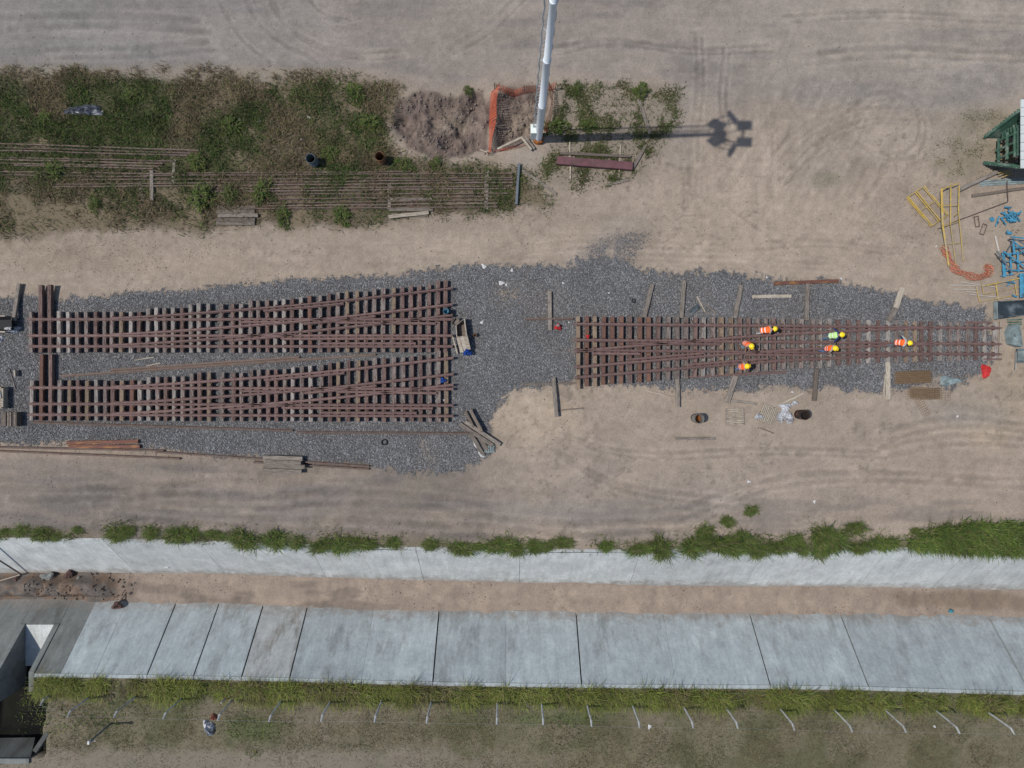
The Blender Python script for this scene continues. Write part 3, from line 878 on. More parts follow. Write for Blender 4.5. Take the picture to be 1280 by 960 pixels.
lining = bpy.data.objects.new('canal_lining', None); col.objects.link(lining); ROOT[lining] = Vector((0, 0, 0)); lining['kind'] = 'structure'


def slab(x0, x1, top, bot, name='concrete_slab', m='concrete', ttop=0.0, tbot=1.0, th=.14, lift=0.0, rag=0.0):
    n = max(4, int((x1 - x0) / .8)); mb = MB(); V = []; F = []
    xs = np.linspace(x0, x1, n + 1)
    rr = np.random.RandomState(int(abs(x0) * 100) % 9999)
    for i, x in enumerate(xs):
        y0, y1 = float(top(x)), float(bot(x))
        jt = rr.uniform(-rag, rag)
        for q in (ttop, .25, .5, .75, tbot + jt / 4):
            y = y0 + (y1 - y0) * q; z = -D * q + lift
            V.append((x, y, z)); V.append((x, y, z - th))
    for i in range(n):
        for j in range(4):
            a = i * 10 + j * 2; b = a + 10
            F.append((a, b, b + 2, a + 2)); F.append((a + 1, a + 3, b + 3, b + 1))
        a = i * 10; F.append((a, a + 1, a + 11, a + 10)); F.append((a + 8, a + 18, a + 19, a + 9))
    for i in (0, n):
        a = i * 10
        for j in range(4): F.append((a + j * 2, a + j * 2 + 2, a + j * 2 + 3, a + j * 2 + 1))
    mb.add(V, F)
    return mb.build(name, m, lining)


def wx(px, z=0): return P(px, 0, z)[0]


sj = [66, 118, 184, 242, 302, 362, 452, 541, 632, 727, 845, 963, 1086, 1185, 1287, 1400]
for i in range(len(sj) - 1):
    gap = .045 if sj[i] in (184, 242, 302, 362, 541, 727, 963, 1086, 1287) else .006
    gap2 = .045 if sj[i + 1] in (184, 242, 302, 362, 541, 727, 963, 1086, 1287) else .006
    if sj[i] < 100: continue
    slab(wx(sj[i]) + gap, wx(sj[i + 1]) - gap2, ST, SB, lift=rnd.uniform(-.012, .012), m='concrete_brown' if sj[i] == 302 else 'concrete')
slab(wx(-160), -32.95, ST, SB, m='concrete_old')
slab(-30.33, wx(76), ST, SB, m='concrete_old', lift=.004)
slab(wx(76) + .01, wx(118) - .006, ST, SB, m='concrete', lift=.008)
slab(-32.93, -30.36, lambda x: ST(x) + 2.2, SB, m='concrete_old', ttop=0.0, lift=-2.08) if False else None
# floor piece of the slope below the drain mouth
mbf = MB()
ys = float(ST(-31.6)); yb = float(SB(-31.6)); ymouth = ys + (yb - ys) * .63
mbf.add([(-32.93, ymouth, -D * .63), (-30.36, ymouth, -D * .63), (-30.36, yb, -D), (-32.93, yb, -D),
         (-32.93, ymouth, -D * .63 - .14), (-30.36, ymouth, -D * .63 - .14), (-30.36, yb, -D - .14), (-32.93, yb, -D - .14)],
        [(0, 1, 2, 3), (7, 6, 5, 4), (0, 4, 5, 1), (1, 5, 6, 2), (2, 6, 7, 3), (3, 7, 4, 0)])
mbf.build('concrete_slab', 'concrete_old', lining)
nj = [-160, 130, 250, 388, 520, 650, 800, 955, 1110, 1210, 1400]
for i in range(len(nj) - 1):
    slab(wx(nj[i]) + .012, wx(nj[i + 1]) - .012, NT, NB, lift=rnd.uniform(-.01, .01), m='concrete_pale')
# kerb lips along both crests
for i in range(len(sj) - 1):
    x0, x1 = wx(sj[i]) + .02, wx(sj[i + 1]) - .02
    if sj[i] < 100: x0 = -30.3
    mb = MB(); m_n = 5
    xs = np.linspace(x0, x1, m_n)
    mb.beam((x0, float(ST(x0)) - .121, -.12), (x1, float(ST(x1)) - .121, -.12), .24, .165, .06)
    mb.build('kerb', 'concrete', lining)
for i in range(len(nj) - 1):
    x0, x1 = wx(nj[i]) + .02, wx(nj[i + 1]) - .02
    mb = MB(); mb.beam((x0, float(NT(x0)) + .11, -.12), (x1, float(NT(x1)) + .11, -.12), .2, .15, .1)
    mb.build('kerb', 'concrete_brown', lining)

# drain outlet in the south-west corner
cul = thing('drain_outlet', 'concrete side drain with wing walls cutting into the canal bank', 'drain', (-31.6, -18.0, -2.1))
mb = MB()
yt = float(ST(-32.8)); V = []
prof = [(ymouth + .05, -D * .63 + .02), (yt + .05, .03), (yt - 1.9, .03), (yt - 1.9, -2.6), (ymouth + .05, -2.6)]
for x in (-32.95, -32.62): V += [(x, y, z) for y, z in prof]
mb.add(V, [(0, 1, 2, 3, 4), (9, 8, 7, 6, 5)] + [(i, (i + 1) % 5, (i + 1) % 5 + 5, i + 5) for i in range(5)])
mb.build('wing_wall', 'concrete_old', cul)
mb = MB(); V = []
prof = [(ymouth + .05, -D * .63 + .02), (yt + .05, .03), (yt - 1.2, .03), (yt - 1.2, -2.6), (ymouth + .05, -2.6)]
for x in (-30.68, -30.34): V += [(x, y, z) for y, z in prof]
mb.add(V, [(0, 1, 2, 3, 4), (9, 8, 7, 6, 5)] + [(i, (i + 1) % 5, (i + 1) % 5 + 5, i + 5) for i in range(5)])
mb.build('wing_wall', 'concrete_old', cul)
mb = MB(); mb.box((-31.65, (ymouth + yt - .55) / 2 + .0, -2.14), (1.93, ymouth - yt + .55, .12)); mb.build('floor_slab', 'concrete_pale', cul)
mb = MB()
mb.add([(-35, -23.1, -1.0), (-31.1, -23.05, -1.0), (-30.6, -23.7, -.02), (-35, -23.7, -.02), (-35, -23.3, -1.2), (-31.1, -23.25, -1.2), (-30.6, -23.9, -.22), (-35, -23.9, -.22)],
       [(0, 1, 2, 3), (7, 6, 5, 4), (0, 4, 5, 1), (1, 5, 6, 2), (2, 6, 7, 3), (3, 7, 4, 0)])
mb.build('apron_slab', 'concrete_dirty', cul)
mb = MB(); mb.beam((-35, -23.9, -.1), (-30.6, -23.9, -.1), .34, .22, .1); mb.build('headwall', 'concrete_old', cul)
mb = MB(); mb.beam((-30.25, -23.3, -.2), (-29.35, -21.9, -.35), .3, .35, .1); mb.build('side_curb', 'concrete_dirty', cul)

# ------------------------------------------------------------------ track panels (turnouts)
def interp_smooth(tab):
    pts = smooth_line(tab, 40)
    a = np.array(pts)
    return lambda x: float(np.interp(x, a[:, 0], a[:, 1]))


def panel(label, loc_px, sleepers, rails, ztop, plates=True, seed=0):
    """sleepers: (px, py_top, py_bottom, material); rails: lists of plan points; ztop(px) sleeper top height"""
    lx, ly, _ = P(*loc_px)
    t = thing('track_panel', label, 'track panel', (lx, ly, 0), 'switch track panels assembled in the yard')
    rr = random.Random(seed)
    for i, (sx_, y0, y1, m_) in enumerate(sleepers):
        z = ztop(sx_) - .25
        mb = MB()
        e = rr.uniform(-.6, .6)
        x1 = sx_ + e + (0 if len(str(m_)) else 0)
        mb.beam(P(sx_ + e, y0 + rr.uniform(-.5, .5), z), P(sx_ - e * .5, y1 + rr.uniform(-.5, .5), z), rr.uniform(.225, .265), .25, .08, .012, seed * 100 + i)
        mb.build('sleeper', m_, t)
    for r in rails:
        pts = [P(x, y, ztop(x) + .004) for x, y in r]
        mb = MB(); mb.rail(pts); mb.build('rail', 'rail_steel', t)
    mb = MB(); fb = MB()
    for (sx_, y0, y1, m_) in sleepers:
        for r in rails:
            a = np.array(r)
            if sx_ < a[0, 0] or sx_ > a[-1, 0]: continue
            y = float(np.interp(sx_, a[:, 0], a[:, 1]))
            z = ztop(sx_)
            c = P(sx_, y, z)
            mb.box((c[0], c[1], z + .010), (.17, .30, .018))
            for s_ in (-1, 1):
                fb.box((c[0] - .045, c[1] + s_ * .1, z + .045), (.04, .05, .055)); fb.box((c[0] + .045, c[1] + s_ * .1, z + .045), (.04, .05, .055))
    p1 = mb.build('tie_plates', 'rust', t); p1['kind'] = 'stuff'
    p2 = fb.build('rail_bolts', 'rust', t); p2['kind'] = 'stuff'
    return t


def wmix(rr, ws):
    n = ['sleeper_grey', 'sleeper_pale', 'sleeper_brown', 'sleeper_red', 'sleeper_tan']
    return rr.choices(n, ws)[0]


sxA = [42, 54, 65.5, 77, 88.7, 100, 111, 122.6, 133.6, 142.5, 154, 166.4, 176.5, 187.5, 198.4, 208.6, 219, 229.7, 241, 251, 262.5, 279, 293, 303, 315, 325, 336, 346,
       357, 366.4, 378, 389, 402, 413, 423.4, 435.6, 448, 458.5, 469.4, 480, 493, 504, 515, 525.6, 537, 548, 557.5]
topA = lambda x: float(np.interp(x, [40, 180, 186, 236, 242, 308, 314, 352, 376, 400, 420, 440, 466, 470, 500, 520, 536, 546, 560],
                                 [390, 390, 385.5, 385, 380, 380, 376, 375.5, 372, 370, 366.5, 364.5, 364, 361, 360, 358.5, 357, 352, 351.5]))
dA = interp_smooth([(100, 0), (150, 1.0), (200, 3.6), (300, 11), (400, 19.5), (480, 28.2), (566, 38.3)])


def railsA(f):
    """f maps plan points; three straight rails, three diverging ones, check rails and frog wings"""
    xs = list(np.linspace(36, 566, 40))
    out = []
    for y in (399.3, 419.6, 433.0):
        out.append([(x, y) for x in xs])
    xs2 = list(np.linspace(140, 566, 34))
    for y in (398.6, 418.9, 432.2):
        out.append([(x, y - dA(x)) for x in xs2])
    # guard rails and wing rails
    out.append([(x, 402.6) for x in np.linspace(300, 352, 6)])
    out.append([(x, 423.6 - .3) for x in np.linspace(352, 540, 14)])
    out.append([(x, 429.4) for x in np.linspace(400, 520, 8)])
    out.append([(x, 432.2 - dA(x) + 3.4) for x in np.linspace(285, 370, 8)])
    out.append([(x, 418.9 - dA(x) + 3.6) for x in np.linspace(380, 470, 8)])
    out.append([(x, 398.6 - dA(x) + 3.5) for x in np.linspace(330, 430, 8)])
    out.append([(x, 403 + (x - 420) * .012) for x in np.linspace(420, 545, 8)])
    return [[f(x, y) for x, y in r] for r in out]


idn = lambda x, y: (x, y)
shB = lambda x, y: (x + 1.0, y + 85.2 + (x - 40) / 520 * 1.8)
rrA = random.Random(3)
sl = []
for i, x in enumerate(sxA):
    y0, y1 = topA(x), 440.8
    m_ = wmix(rrA, [6, 4, 2, .3, 1.0] if x < 430 else [3, .6, 7, .8, 1.6])
    if i in (1, 2): y0 = 357; m_ = 'sleeper_brown'
    sl.append((x, y0, y1, m_))
zA = lambda x: .38
panel('long rusty switch panel with grey sleepers, upper of the two on the left', (300, 420), sl, railsA(idn), zA, seed=1)
sl = []
for i, x in enumerate(sxA):
    y0, y1 = topA(x), 440.8
    m_ = wmix(rrA, [6, 4, 2, .3, 1.0] if x < 430 else [3, .6, 7, .8, 1.9])
    xx, yy0 = shB(x, y0); _, yy1 = shB(x, y1 - .6)
    if i == 1: yy0 = 443; m_ = 'sleeper_red'
    if i == 2: yy0 = 443; m_ = 'sleeper_brown'
    sl.append((xx, yy0, yy1, m_))
panel('long rusty switch panel with grey sleepers, lower of the two on the left', (300, 505), sl, railsA(shB), zA, seed=2)

sxC = [722.5, 733, 743.5, 754, 764.7, 776, 787, 799, 810, 822, 834.6, 845.7, 856.6, 868, 878, 890, 900.6, 913, 924, 934, 945.6, 956, 966, 977.5, 989, 1000, 1014, 1023.4, 1034.7,
       1046, 1059, 1071, 1083, 1095, 1107.5, 1118, 1130, 1141, 1149, 1160, 1172, 1184.5, 1195, 1206, 1216.5, 1227.5, 1241]
topC = lambda x: float(np.interp(x, [720, 860, 990, 1080, 1130, 1250], [396, 396.5, 399.3, 400, 402, 404]))
botC = lambda x: float(np.interp(x, [720, 727, 730, 755, 800, 835, 860, 870, 900, 945, 990, 1030, 1040, 1090, 1150, 1250], [486.5, 486, 484, 480.6, 478, 474.5, 473, 471, 468.4, 464, 461, 460, 457, 454, 452, 450]))
dC = interp_smooth([(718, 33.8), (850, 21), (956, 11.6), (1050, 5.8), (1110, 2.2), (1175, 0)])
slp = lambda x: (x - 720) * .0098
rrC = random.Random(11)
sl = []
for i, x in enumerate(sxC):
    ws = [.6, .3, 3, 5, 1.6] if x < 815 else ([4, 4, 1.5, .4, .5] if x < 900 else ([4, 1.2, 3.5, .6, .8] if x < 1100 else [3, 3, 2.5, .5, .6]))
    m_ = wmix(rrC, ws)
    if i == 0: m_ = 'sleeper_tan'
    if i == len(sxC) - 1: m_ = 'sleeper_pale'
    sl.append((x, topC(x), botC(x), m_))
rC = []
xs = list(np.linspace(718, 1250, 40))
for y in (405, 425, 437.8): rC.append([(x, y + slp(x)) for x in xs])
xs2 = list(np.linspace(718, 1165, 34))
for y in (405.4, 425.5, 438.3): rC.append([(x, y + slp(x) + dC(x)) for x in xs2])
rC.append([(x, 428.6 + slp(x)) for x in np.linspace(790, 900, 8)])
rC.append([(x, 441.2 + slp(x)) for x in np.linspace(930, 1010, 8)])
rC.append([(x, 409 + slp(x)) for x in np.linspace(950, 1010, 5)])
rC.append([(x, 421.8 + slp(x) + dC(x)) for x in np.linspace(790, 880, 8)])
rC.append([(x, 434.8 + slp(x) + dC(x)) for x in np.linspace(860, 960, 8)])
rC.append([(x, 441.5 + slp(x)) for x in np.linspace(740, 800, 6)])
zC = lambda x: .38 - .25 * float(sstep(960, 1120, np.array(float(x))))
panel('switch panel on the right where the workers stand, reddish sleepers at its wide end', (980, 440), sl, rC, zC, seed=3)

# ------------------------------------------------------------------ loose rails
ORD = ['first', 'second', 'third', 'fourth', 'fifth', 'sixth', 'seventh', 'eighth', 'ninth', 'tenth', 'eleventh', 'twelfth', 'thirteenth', 'fourteenth', 'fifteenth']


def loose_rail(pts, label, group=None, dz_=.0, m='old_rail'):
    q = []
    for x, y in pts:
        q.append(P(x, y, gz(x, y) + dz_))
    mb = MB(); mb.rail(q)
    return tag(mb.build('loose_rail', m), label, 'rail', group)


def lerp_pts(a, b, n=8, wob=0.0, seed=0):
    rr = random.Random(seed)
    return [(a[0] + (b[0] - a[0]) * i / (n - 1), a[1] + (b[1] - a[1]) * i / (n - 1) + (rr.uniform(-wob, wob) if 0 < i < n - 1 else 0)) for i in range(n)]


c1 = [((-60, 179), (250, 189.5)), ((-60, 184), (244, 193)), ((-60, 187.5), (236, 195.5)), ((-60, 192.5), (226, 198.5)), ((-60, 196), (218, 202)), ((-60, 200), (205, 205.5)),
      ((-60, 203), (199, 208.8)), ((20, 207), (193, 211.5)), ((-60, 209), (190, 214)), ((-60, 215), (180, 218)), ((-60, 218.5), (186, 222))]
c1 = [c1[i] for i in (0, 1, 2, 4, 5, 6, 7, 9, 10)]
for i, (a, b) in enumerate(c1):
    j_ = rnd.uniform(-1.1, 1.1); a = (a[0], a[1] + j_); b = (b[0], b[1] + j_ * .5)
    loose_rail(lerp_pts(a, b, 10, .4, i), '%s rail from the top in the weedy heap at the left edge' % ORD[i], 'old rails laid out in the weeds', -.02)
c2 = [((180, 219), (514, 214.6)), ((178, 221.5), (642, 217)), ((100, 226.5), (640, 222.5)), ((70, 231), (642, 225.5)), ((68, 234.5), (641, 229)), ((250, 237.5), (640, 233)), ((255, 240), (632, 236.5)),
      ((345, 243.5), (636, 242.5)), ((350, 250), (622, 246.5)), ((335, 254.5), (624, 251)), ((330, 258), (622, 255)), ((320, 262), (622, 259))]
for i, (a, b) in enumerate(c2):
    j_ = rnd.uniform(-1.0, 1.0); a = (a[0], a[1] + j_); b = (b[0], b[1] - j_ * .6)
    loose_rail(lerp_pts(a, b, 12, .5, 30 + i), '%s rail from the top in the long row ending beside the mast pit' % ORD[i], 'old rails laid out in the weeds', -.02)
loose_rail(lerp_pts((140, 462.5), (375, 446.5), 8), 'shorter rail between the two left panels, the upper of two side by side', None, .02)
loose_rail(lerp_pts((78, 470), (470, 443.5), 12), 'longer rail running between the two left track panels', None, .02)
loose_rail(lerp_pts((42, 528), (367, 538), 10), 'straight rail on the ballast just below the lower left panel, western piece', None, .02)
loose_rail(lerp_pts((371, 540.2), (587, 541.4), 10), 'straight rail on the ballast ending at the crossed timbers', None, .02)
loose_rail(lerp_pts((-60, 557.5), (206, 563), 8), 'rail on the ballast edge entering from the left under the rusty beams', None, .02)
loose_rail(lerp_pts((196, 564.5), (462, 582.5), 10), 'rail along the ballast edge passing behind the stacked timbers', None, .02)
loose_rail(lerp_pts((-60, 561), (226, 573), 8), 'lowest rail along the road edge at the far left', None, .02)
loose_rail(lerp_pts((318, 577.5), (462, 586), 8), 'short rail on the road edge right beside the stacked timbers', None, .02)
loose_rail(lerp_pts((657, 399), (716, 398.3), 4), 'short rail stub west of the right panel, crossing an upright timber', None, .06)
loose_rail(lerp_pts((860, 471), (982, 465), 6), 'thin rail on the ballast just below the right panel', None, .05, 'rail_steel')
loose_rail(lerp_pts((1206, 403), (1238, 403.5), 4), 'stub of rail half buried above the narrow end of the right panel', None, .0, 'rail_steel')
loose_rail(lerp_pts((1228, 449), (1250, 449), 4), 'stub of rail beside the narrow end of the right panel', None, .0, 'rail_steel')

# ------------------------------------------------------------------ loose timbers, planks and beams
def timber(a, b, label, wd=.25, ht=.16, m='timber', z0=None, z1=None, name='loose_timber', cat='timber', group=None, seed=None, jit=.01):
    za = gz(*a) if z0 is None else z0
    zb = gz(*b) if z1 is None else z1
    mb = MB()
    mb.beam(P(a[0], a[1], za), P(b[0], b[1], zb), wd, ht, .12, jit, seed if seed is not None else int(a[0] * 7 + a[1]))
    o_ = mb.build(name, m)
    # grain runs along local X: rotate the mesh into the beam's frame
    d = Vector(P(b[0], b[1], 0)) - Vector(P(a[0], a[1], 0)); ang = math.atan2(d.y, d.x)
    o_.data.transform(Matrix.Rotation(-ang, 4, 'Z')); o_.rotation_euler.z = ang
    return tag(o_, label, cat, group)


TS = 'timbers set square to the right panel'
timber((687, 364), (687.5, 413), 'weathered timber standing apart left of the right panel, upper of two', z0=.05, z1=.06, group=TS)
timber((692, 472), (695.5, 521), 'weathered timber on the sand edge left of the right panel, lower of two', z0=.1, z1=.18, group=TS)
timber((815, 356), (805, 397), 'slanted grey timber above the right panel, first of the row from the left', z0=.06, z1=.1, group=TS)
timber((855, 351), (851, 398), 'grey timber above the right panel, second of the row from the left', z0=.06, z1=.1, m='timber', group=TS)
timber((926, 357), (918, 398), 'slanted timber above the right panel, third of the row, near the stooping workers', z0=.06, z1=.1, group=TS)
timber((1009, 355), (1007, 401), 'upright timber meeting the red cross beam above the right panel', z0=.05, z1=.1, group=TS)
timber((1127, 360), (1119, 385), 'pale split timber above the right panel, upper piece of two end to end', .34, .1, 'timber_pale', group=TS)
timber((1118.5, 385), (1111, 401), 'grey split timber above the right panel, lower piece of two end to end', .34, .1, 'timber', group=TS)
timber((846, 474), (847, 509), 'grey timber below the right panel, first of the row from the left', z0=.06, z1=.12, group=TS)
timber((919, 470), (908, 503), 'slanted doubled timber below the right panel near the pallets', .34, .14, z0=.06, z1=.06, group=TS)
timber((1020, 462), (1017, 501), 'dark timber below the right panel beside the rusty drum', z0=.06, z1=.1, m='timber_dark', group=TS)
timber((1109, 453), (1109.5, 499), 'pale timber below the right panel next to the rusted mesh', .28, .1, m='timber_pale', group=TS)
timber((1106.5, 468), (1103.5, 498), 'thin white-grey batten leaning along the pale timber by the mesh', .13, .07, 'timber_pale', group=TS)
timber((967, 354.5), (1047, 351.5), 'reddish rusted beam lying level above the right panel', .22, .14, 'rust_beam', name='steel_beam', cat='beam')
timber((940, 371), (989, 370), 'half buried flat board in the ballast above the right panel', .2, .03, 'timber_pale', name='plank', cat='plank')
timber((655, 480.5), (724, 478.5), 'thin dark board on the sand edge left of the right panel', .11, .08, 'timber_dark', name='plank', cat='plank')
timber((697, 513), (728.5, 510), 'short dark stick crossing the lower timber left of the right panel', .09, .08, 'timber_dark', name='stick', cat='stick')
timber((808, 488), (843, 497.5), 'thin slanting batten on the sand below the right panel', .08, .05, 'timber_pale', name='stick', cat='stick')
timber((871, 370.5), (881, 390), 'pale batten lying slantwise on the ballast above the right panel', .09, .06, 'timber_pale', name='stick', cat='stick')
timber((882, 381), (895, 392), 'short grey batten on the ballast beside the slanting pale one', .08, .05, 'timber', name='stick', cat='stick')
timber((863.5, 391), (873, 382.5), 'black scrap of steel plate on the ballast above the right panel', .3, .08, 'dark_steel', name='steel_scrap', cat='scrap')
timber((900, 499.5), (946, 504.5), 'low board along the sand above the two pallets', .16, .06, 'timber', name='plank', cat='plank')
timber((974, 506), (1004, 492), 'sand coloured board slanting above the white sacks', .14, .04, 'timber_pale', name='plank', cat='plank')
timber((1074, 498.5), (1094, 492.5), 'short pale plank on the sand below the right panel', .13, .05, 'timber_pale', name='plank', cat='plank')
timber((844, 548), (893.5, 548), 'single grey plank lying alone on the sand below the drum', .18, .08, 'timber', name='plank', cat='plank')
timber((950, 535), (967, 541.5), 'thin dark stick lying below the pallets', .06, .04, 'timber_dark', name='stick', cat='stick')
timber((25.5, 355), (18.5, 401), 'grey timber at the far left, leaning towards the upper panel', .24, .16, 'timber', z0=.0, z1=.3)
# pile of crossed timbers on the ballast edge
CP = 'crossed timbers at the ballast edge'
timber((588, 512), (602.5, 539.5), 'topmost steep timber of the crossed heap, upper right', .2, .15, 'timber_dark', z0=.3, z1=.4, group=CP)
timber((582, 514.5), (592, 534), 'short steep timber behind the crossed heap', .19, .15, 'timber_dark', z0=.1, z1=.2, group=CP)
timber((581.5, 527), (625, 555.5), 'long upper timber of the crossed heap, reaching farthest right', .24, .15, 'timber', z0=.2, z1=.12, group=CP)
timber((575, 529.5), (616, 556.5), 'long lower timber of the crossed heap beside the farthest one', .25, .15, 'timber', z0=.06, z1=.06, group=CP)
timber((588, 541), (604.5, 569), 'steep lower timber of the crossed heap pointing down', .25, .15, 'timber', z0=.08, z1=.02, group=CP)
timber((597, 541), (609, 562), 'brown timber in the middle of the crossed heap', .24, .13, 'timber_dark', z0=.04, z1=.04, group=CP)
# stack of timbers on the road edge
SP = 'stacked short timbers on the road edge'
for i, (a, b, zz, lb) in enumerate([((330, 571.5), (379, 573), .22, 'top edge'), ((332, 577), (377, 579), .34, 'upper row'), ((333, 582), (382, 583.5), .34, 'lower row, sticking out right'),
                                    ((329, 587.5), (378, 589), .2, 'bottom edge'), ((331, 575), (380, 577), .02, 'ground layer, upper'), ((330, 585), (378, 586.5), .02, 'ground layer, lower')]):
    g_ = gz(355, 580)
    timber(a, b, 'squared timber of the short stack by the road, %s' % lb, .27, .17, 'timber', z0=g_ + zz, z1=g_ + zz, group=SP, name='stacked_timber')
RB = 'two rusty beams'
timber((86, 553.5), (174.5, 551.5), 'orange rusted beam at lower left, upper of the pair', .24, .17, 'rust_beam', name='steel_beam', cat='beam', group=RB)
timber((88, 558), (176.5, 558), 'orange rusted beam at lower left, lower of the pair', .22, .17, 'rust_beam', name='steel_beam', cat='beam', group=RB)
# timbers under and beside the rails in the weeds
timber((191, 214), (191, 251), 'grey bearer timber sticking out below the weedy rails', .22, .14, 'timber', z0=-.02, z1=.05)
timber((219, 200), (217, 231), 'grey bearer timber across the left end of the long rail row', .2, .1, 'timber')
timber((175, 228), (180, 252), 'dark rotten timber below the weedy rails', .2, .12, 'timber_dark')
timber((609, 214), (607.5, 262), 'grey bearer timber under the right end of the long rail row', .26, .1, 'timber')
timber((487, 230), (487, 262), 'grey bearer timber under the middle of the long rail row', .24, .1, 'timber')
PL = 'flat planks piled below the rails'
for i, (a, b, zz, lb) in enumerate([((272, 260.5), (320, 260), .02, 'uppermost'), ((271.5, 265), (319, 265), .08, 'second'), ((273, 270), (323, 269.5), .1, 'third'), ((271.5, 275), (319.5, 275), .06, 'fourth'), ((271, 279.5), (319, 279.5), .04, 'lowest')]):
    g_ = gz(296, 270)
    timber(a, b, 'weathered plank of the small left pile below the rails, %s' % lb, .235, .1, ['timber', 'timber_dark'][i % 2] if i else 'timber_dark', z0=g_ + zz, z1=g_ + zz, group=PL, name='plank', cat='plank')
for i, (a, b, zz, lb) in enumerate([((487, 250), (540, 249.5), .05, 'uppermost'), ((487, 262), (541.5, 262), .06, 'level one in the middle'), ((486, 271.5), (536, 266), .14, 'skewed pale one'), ((490, 269), (535, 269.5), .02, 'lowest')]):
    g_ = gz(512, 262)
    timber(a, b, 'weathered plank of the pile under the long rails, %s' % lb, .22, .08, 'timber_pale' if i == 2 else 'timber', z0=g_ + zz, z1=g_ + zz, group=PL, name='plank', cat='plank')
# around the mast
timber((695.5, 201.5), (790, 208.8), 'wide dark red steel beam lying right of the mast', .5, .25, 'red_steel', z0=.1, z1=.1, name='steel_beam', cat='beam')
timber((700, 192.3), (788, 196), 'narrow rusty timber just above the wide red beam', .16, .12, 'timber_dark', z0=.1, z1=.1)
timber((712, 178), (713, 224), 'thin pale batten crossing under the red beam, left one', .09, .08, 'timber_pale', z0=.02, z1=.02, name='stick', cat='stick')
timber((775.5, 182), (773.5, 223), 'thin pale batten crossing under the red beam, right one', .08, .08, 'timber_pale', z0=.02, z1=.02, name='stick', cat='stick')
timber((796.5, 121), (812.5, 168), 'long grey plank lying slantwise in the weeds right of the mast', .2, .1, 'timber', name='plank', cat='plank')
timber((806.5, 182.5), (791.5, 210), 'grey plank end-on to the red beam at its right tip', .2, .12, 'timber', name='plank', cat='plank')
timber((653, 213), (695.5, 242.5), 'long grey plank slanting on the sand below the mast', .18, .08, 'timber', name='plank', cat='plank')
timber((760, 230.5), (787, 224.5), 'broken plank with nails on the sand below the red beam', .18, .06, 'timber', name='plank', cat='plank')
timber((762, 216), (769, 216), 'small pale wood block under the red beam', .28, .06, 'timber_pale', name='wood_block', cat='block')
timber((649, 205), (645.5, 256), 'slate blue steel post lying at the right end of the rail row', .16, .16, 'slate_post', name='steel_post', cat='post', z0=.1, z1=.1)
timber((622, 187), (651, 173), 'pale squared beam bridging the pit beside the mast', .14, .12, 'timber_pale', z0=.15, z1=.25, name='loose_timber')
timber((651.5, 171.5), (664, 187.5), 'pale plank beside the mast foot, left of two', .14, .1, 'timber_pale', z0=.28, z1=.2, name='plank', cat='plank')
timber((656, 171), (668, 186), 'grey plank beside the mast foot, right of two', .12, .1, 'timber', z0=.22, z1=.15, name='plank', cat='plank')
timber((617, 158), (632, 157), 'thin dark stick poking out of the pit wall', .07, .06, 'timber_dark', z0=.1, z1=.15, name='stick', cat='stick')
timber((600, 187), (609, 191), 'pale root stick at the lower edge of the dug earth', .08, .06, 'timber_pale', name='stick', cat='stick')
timber((168, 450.5), (193, 446.5), 'pale stick on the ballast between the left panels, first', .06, .05, 'timber_pale', name='stick', cat='stick')
timber((183, 457.5), (201, 454), 'pale forked stick on the ballast between the left panels, second', .07, .05, 'timber_pale', name='stick', cat='stick')

# ------------------------------------------------------------------ mast
mx_, my_, _ = P(673, 175)
mast = thing('light_mast', 'tall white tubular floodlight mast with climbing ladder and lamp ring', 'light mast', (mx_, my_, -.3))
HT = 18.6
mb = MB(); mb.lathe((mx_, my_, 0), [(.225, .35), (.212, 4.6), (.222, 4.62), (.222, 4.72), (.200, 4.74), (.186, 9.2), (.196, 9.22), (.196, 9.32), (.172, 9.34), (.158, 13.6), (.168, 13.62), (.168, 13.72), (.14, 13.74), (.12, HT), (0.0, HT)], 16)
mb.build('pole', 'white_paint', mast, smooth=False)
for p_ in mast.children[0].data.polygons: p_.use_smooth = abs(p_.normal.z) < .5
mb = MB(); mb.lathe((mx_, my_, 0), [(0, .36), (.30, .36), (.33, .33), (.33, -.1), (.42, -.12), (.45, -.5)], 14); mb.build('foundation', 'rust_orange', mast)
for k_ in range(8):
    a = k_ * math.pi / 4
    mb = MB(); mb.tube([(mx_ + .28 * math.cos(a), my_ + .28 * math.sin(a), .3), (mx_ + .28 * math.cos(a), my_ + .28 * math.sin(a), .47)], .025, 6); mb.build('anchor_bolt', 'rust', mast)
mb = MB()
cx_, cy_, _ = P(667, 165, .9)
mb.box((cx_, cy_, .85), (.34, .5, 1.0)); mb.box((cx_, cy_, 1.37), (.40, .56, .04)); cb = mb.build('control_box', 'cabinet_white', mast)
mb = MB(); mb.box((cx_ + .18, cy_ - .12, .85), (.02, .03, .12)); mb.build('door_handle', 'dark_steel', cb)
s1 = (-.34, .22); s2 = (.22, .58)
for (a, b) in (s1, s2):
    pts = []
    for i in range(49):
        z = .6 + (HT - 1.2) * i / 48
        wob = .035 * math.sin(i * 1.9)
        pts.append((mx_ + a + wob, my_ + b, z))
    mb = MB(); mb.tube(pts, .042, 5); mb.build('ladder_stringer', 'galv', mast)
mb = MB()
for i in range(52):
    z = .8 + i * .34
    mb.tube([(mx_ + s1[0], my_ + s1[1], z), (mx_ + s2[0], my_ + s2[1], z)], .014, 4)
o = mb.build('ladder_rungs', 'galv', mast); o['kind'] = 'stuff'
mb = MB()
for i in range(7):
    z = 1.5 + i * 2.5
    for (a, b) in (s1, s2): mb.tube([(mx_, my_, z), (mx_ + a, my_ + b, z)], .02, 4)
mb.build('ladder_bracket', 'galv', mast)
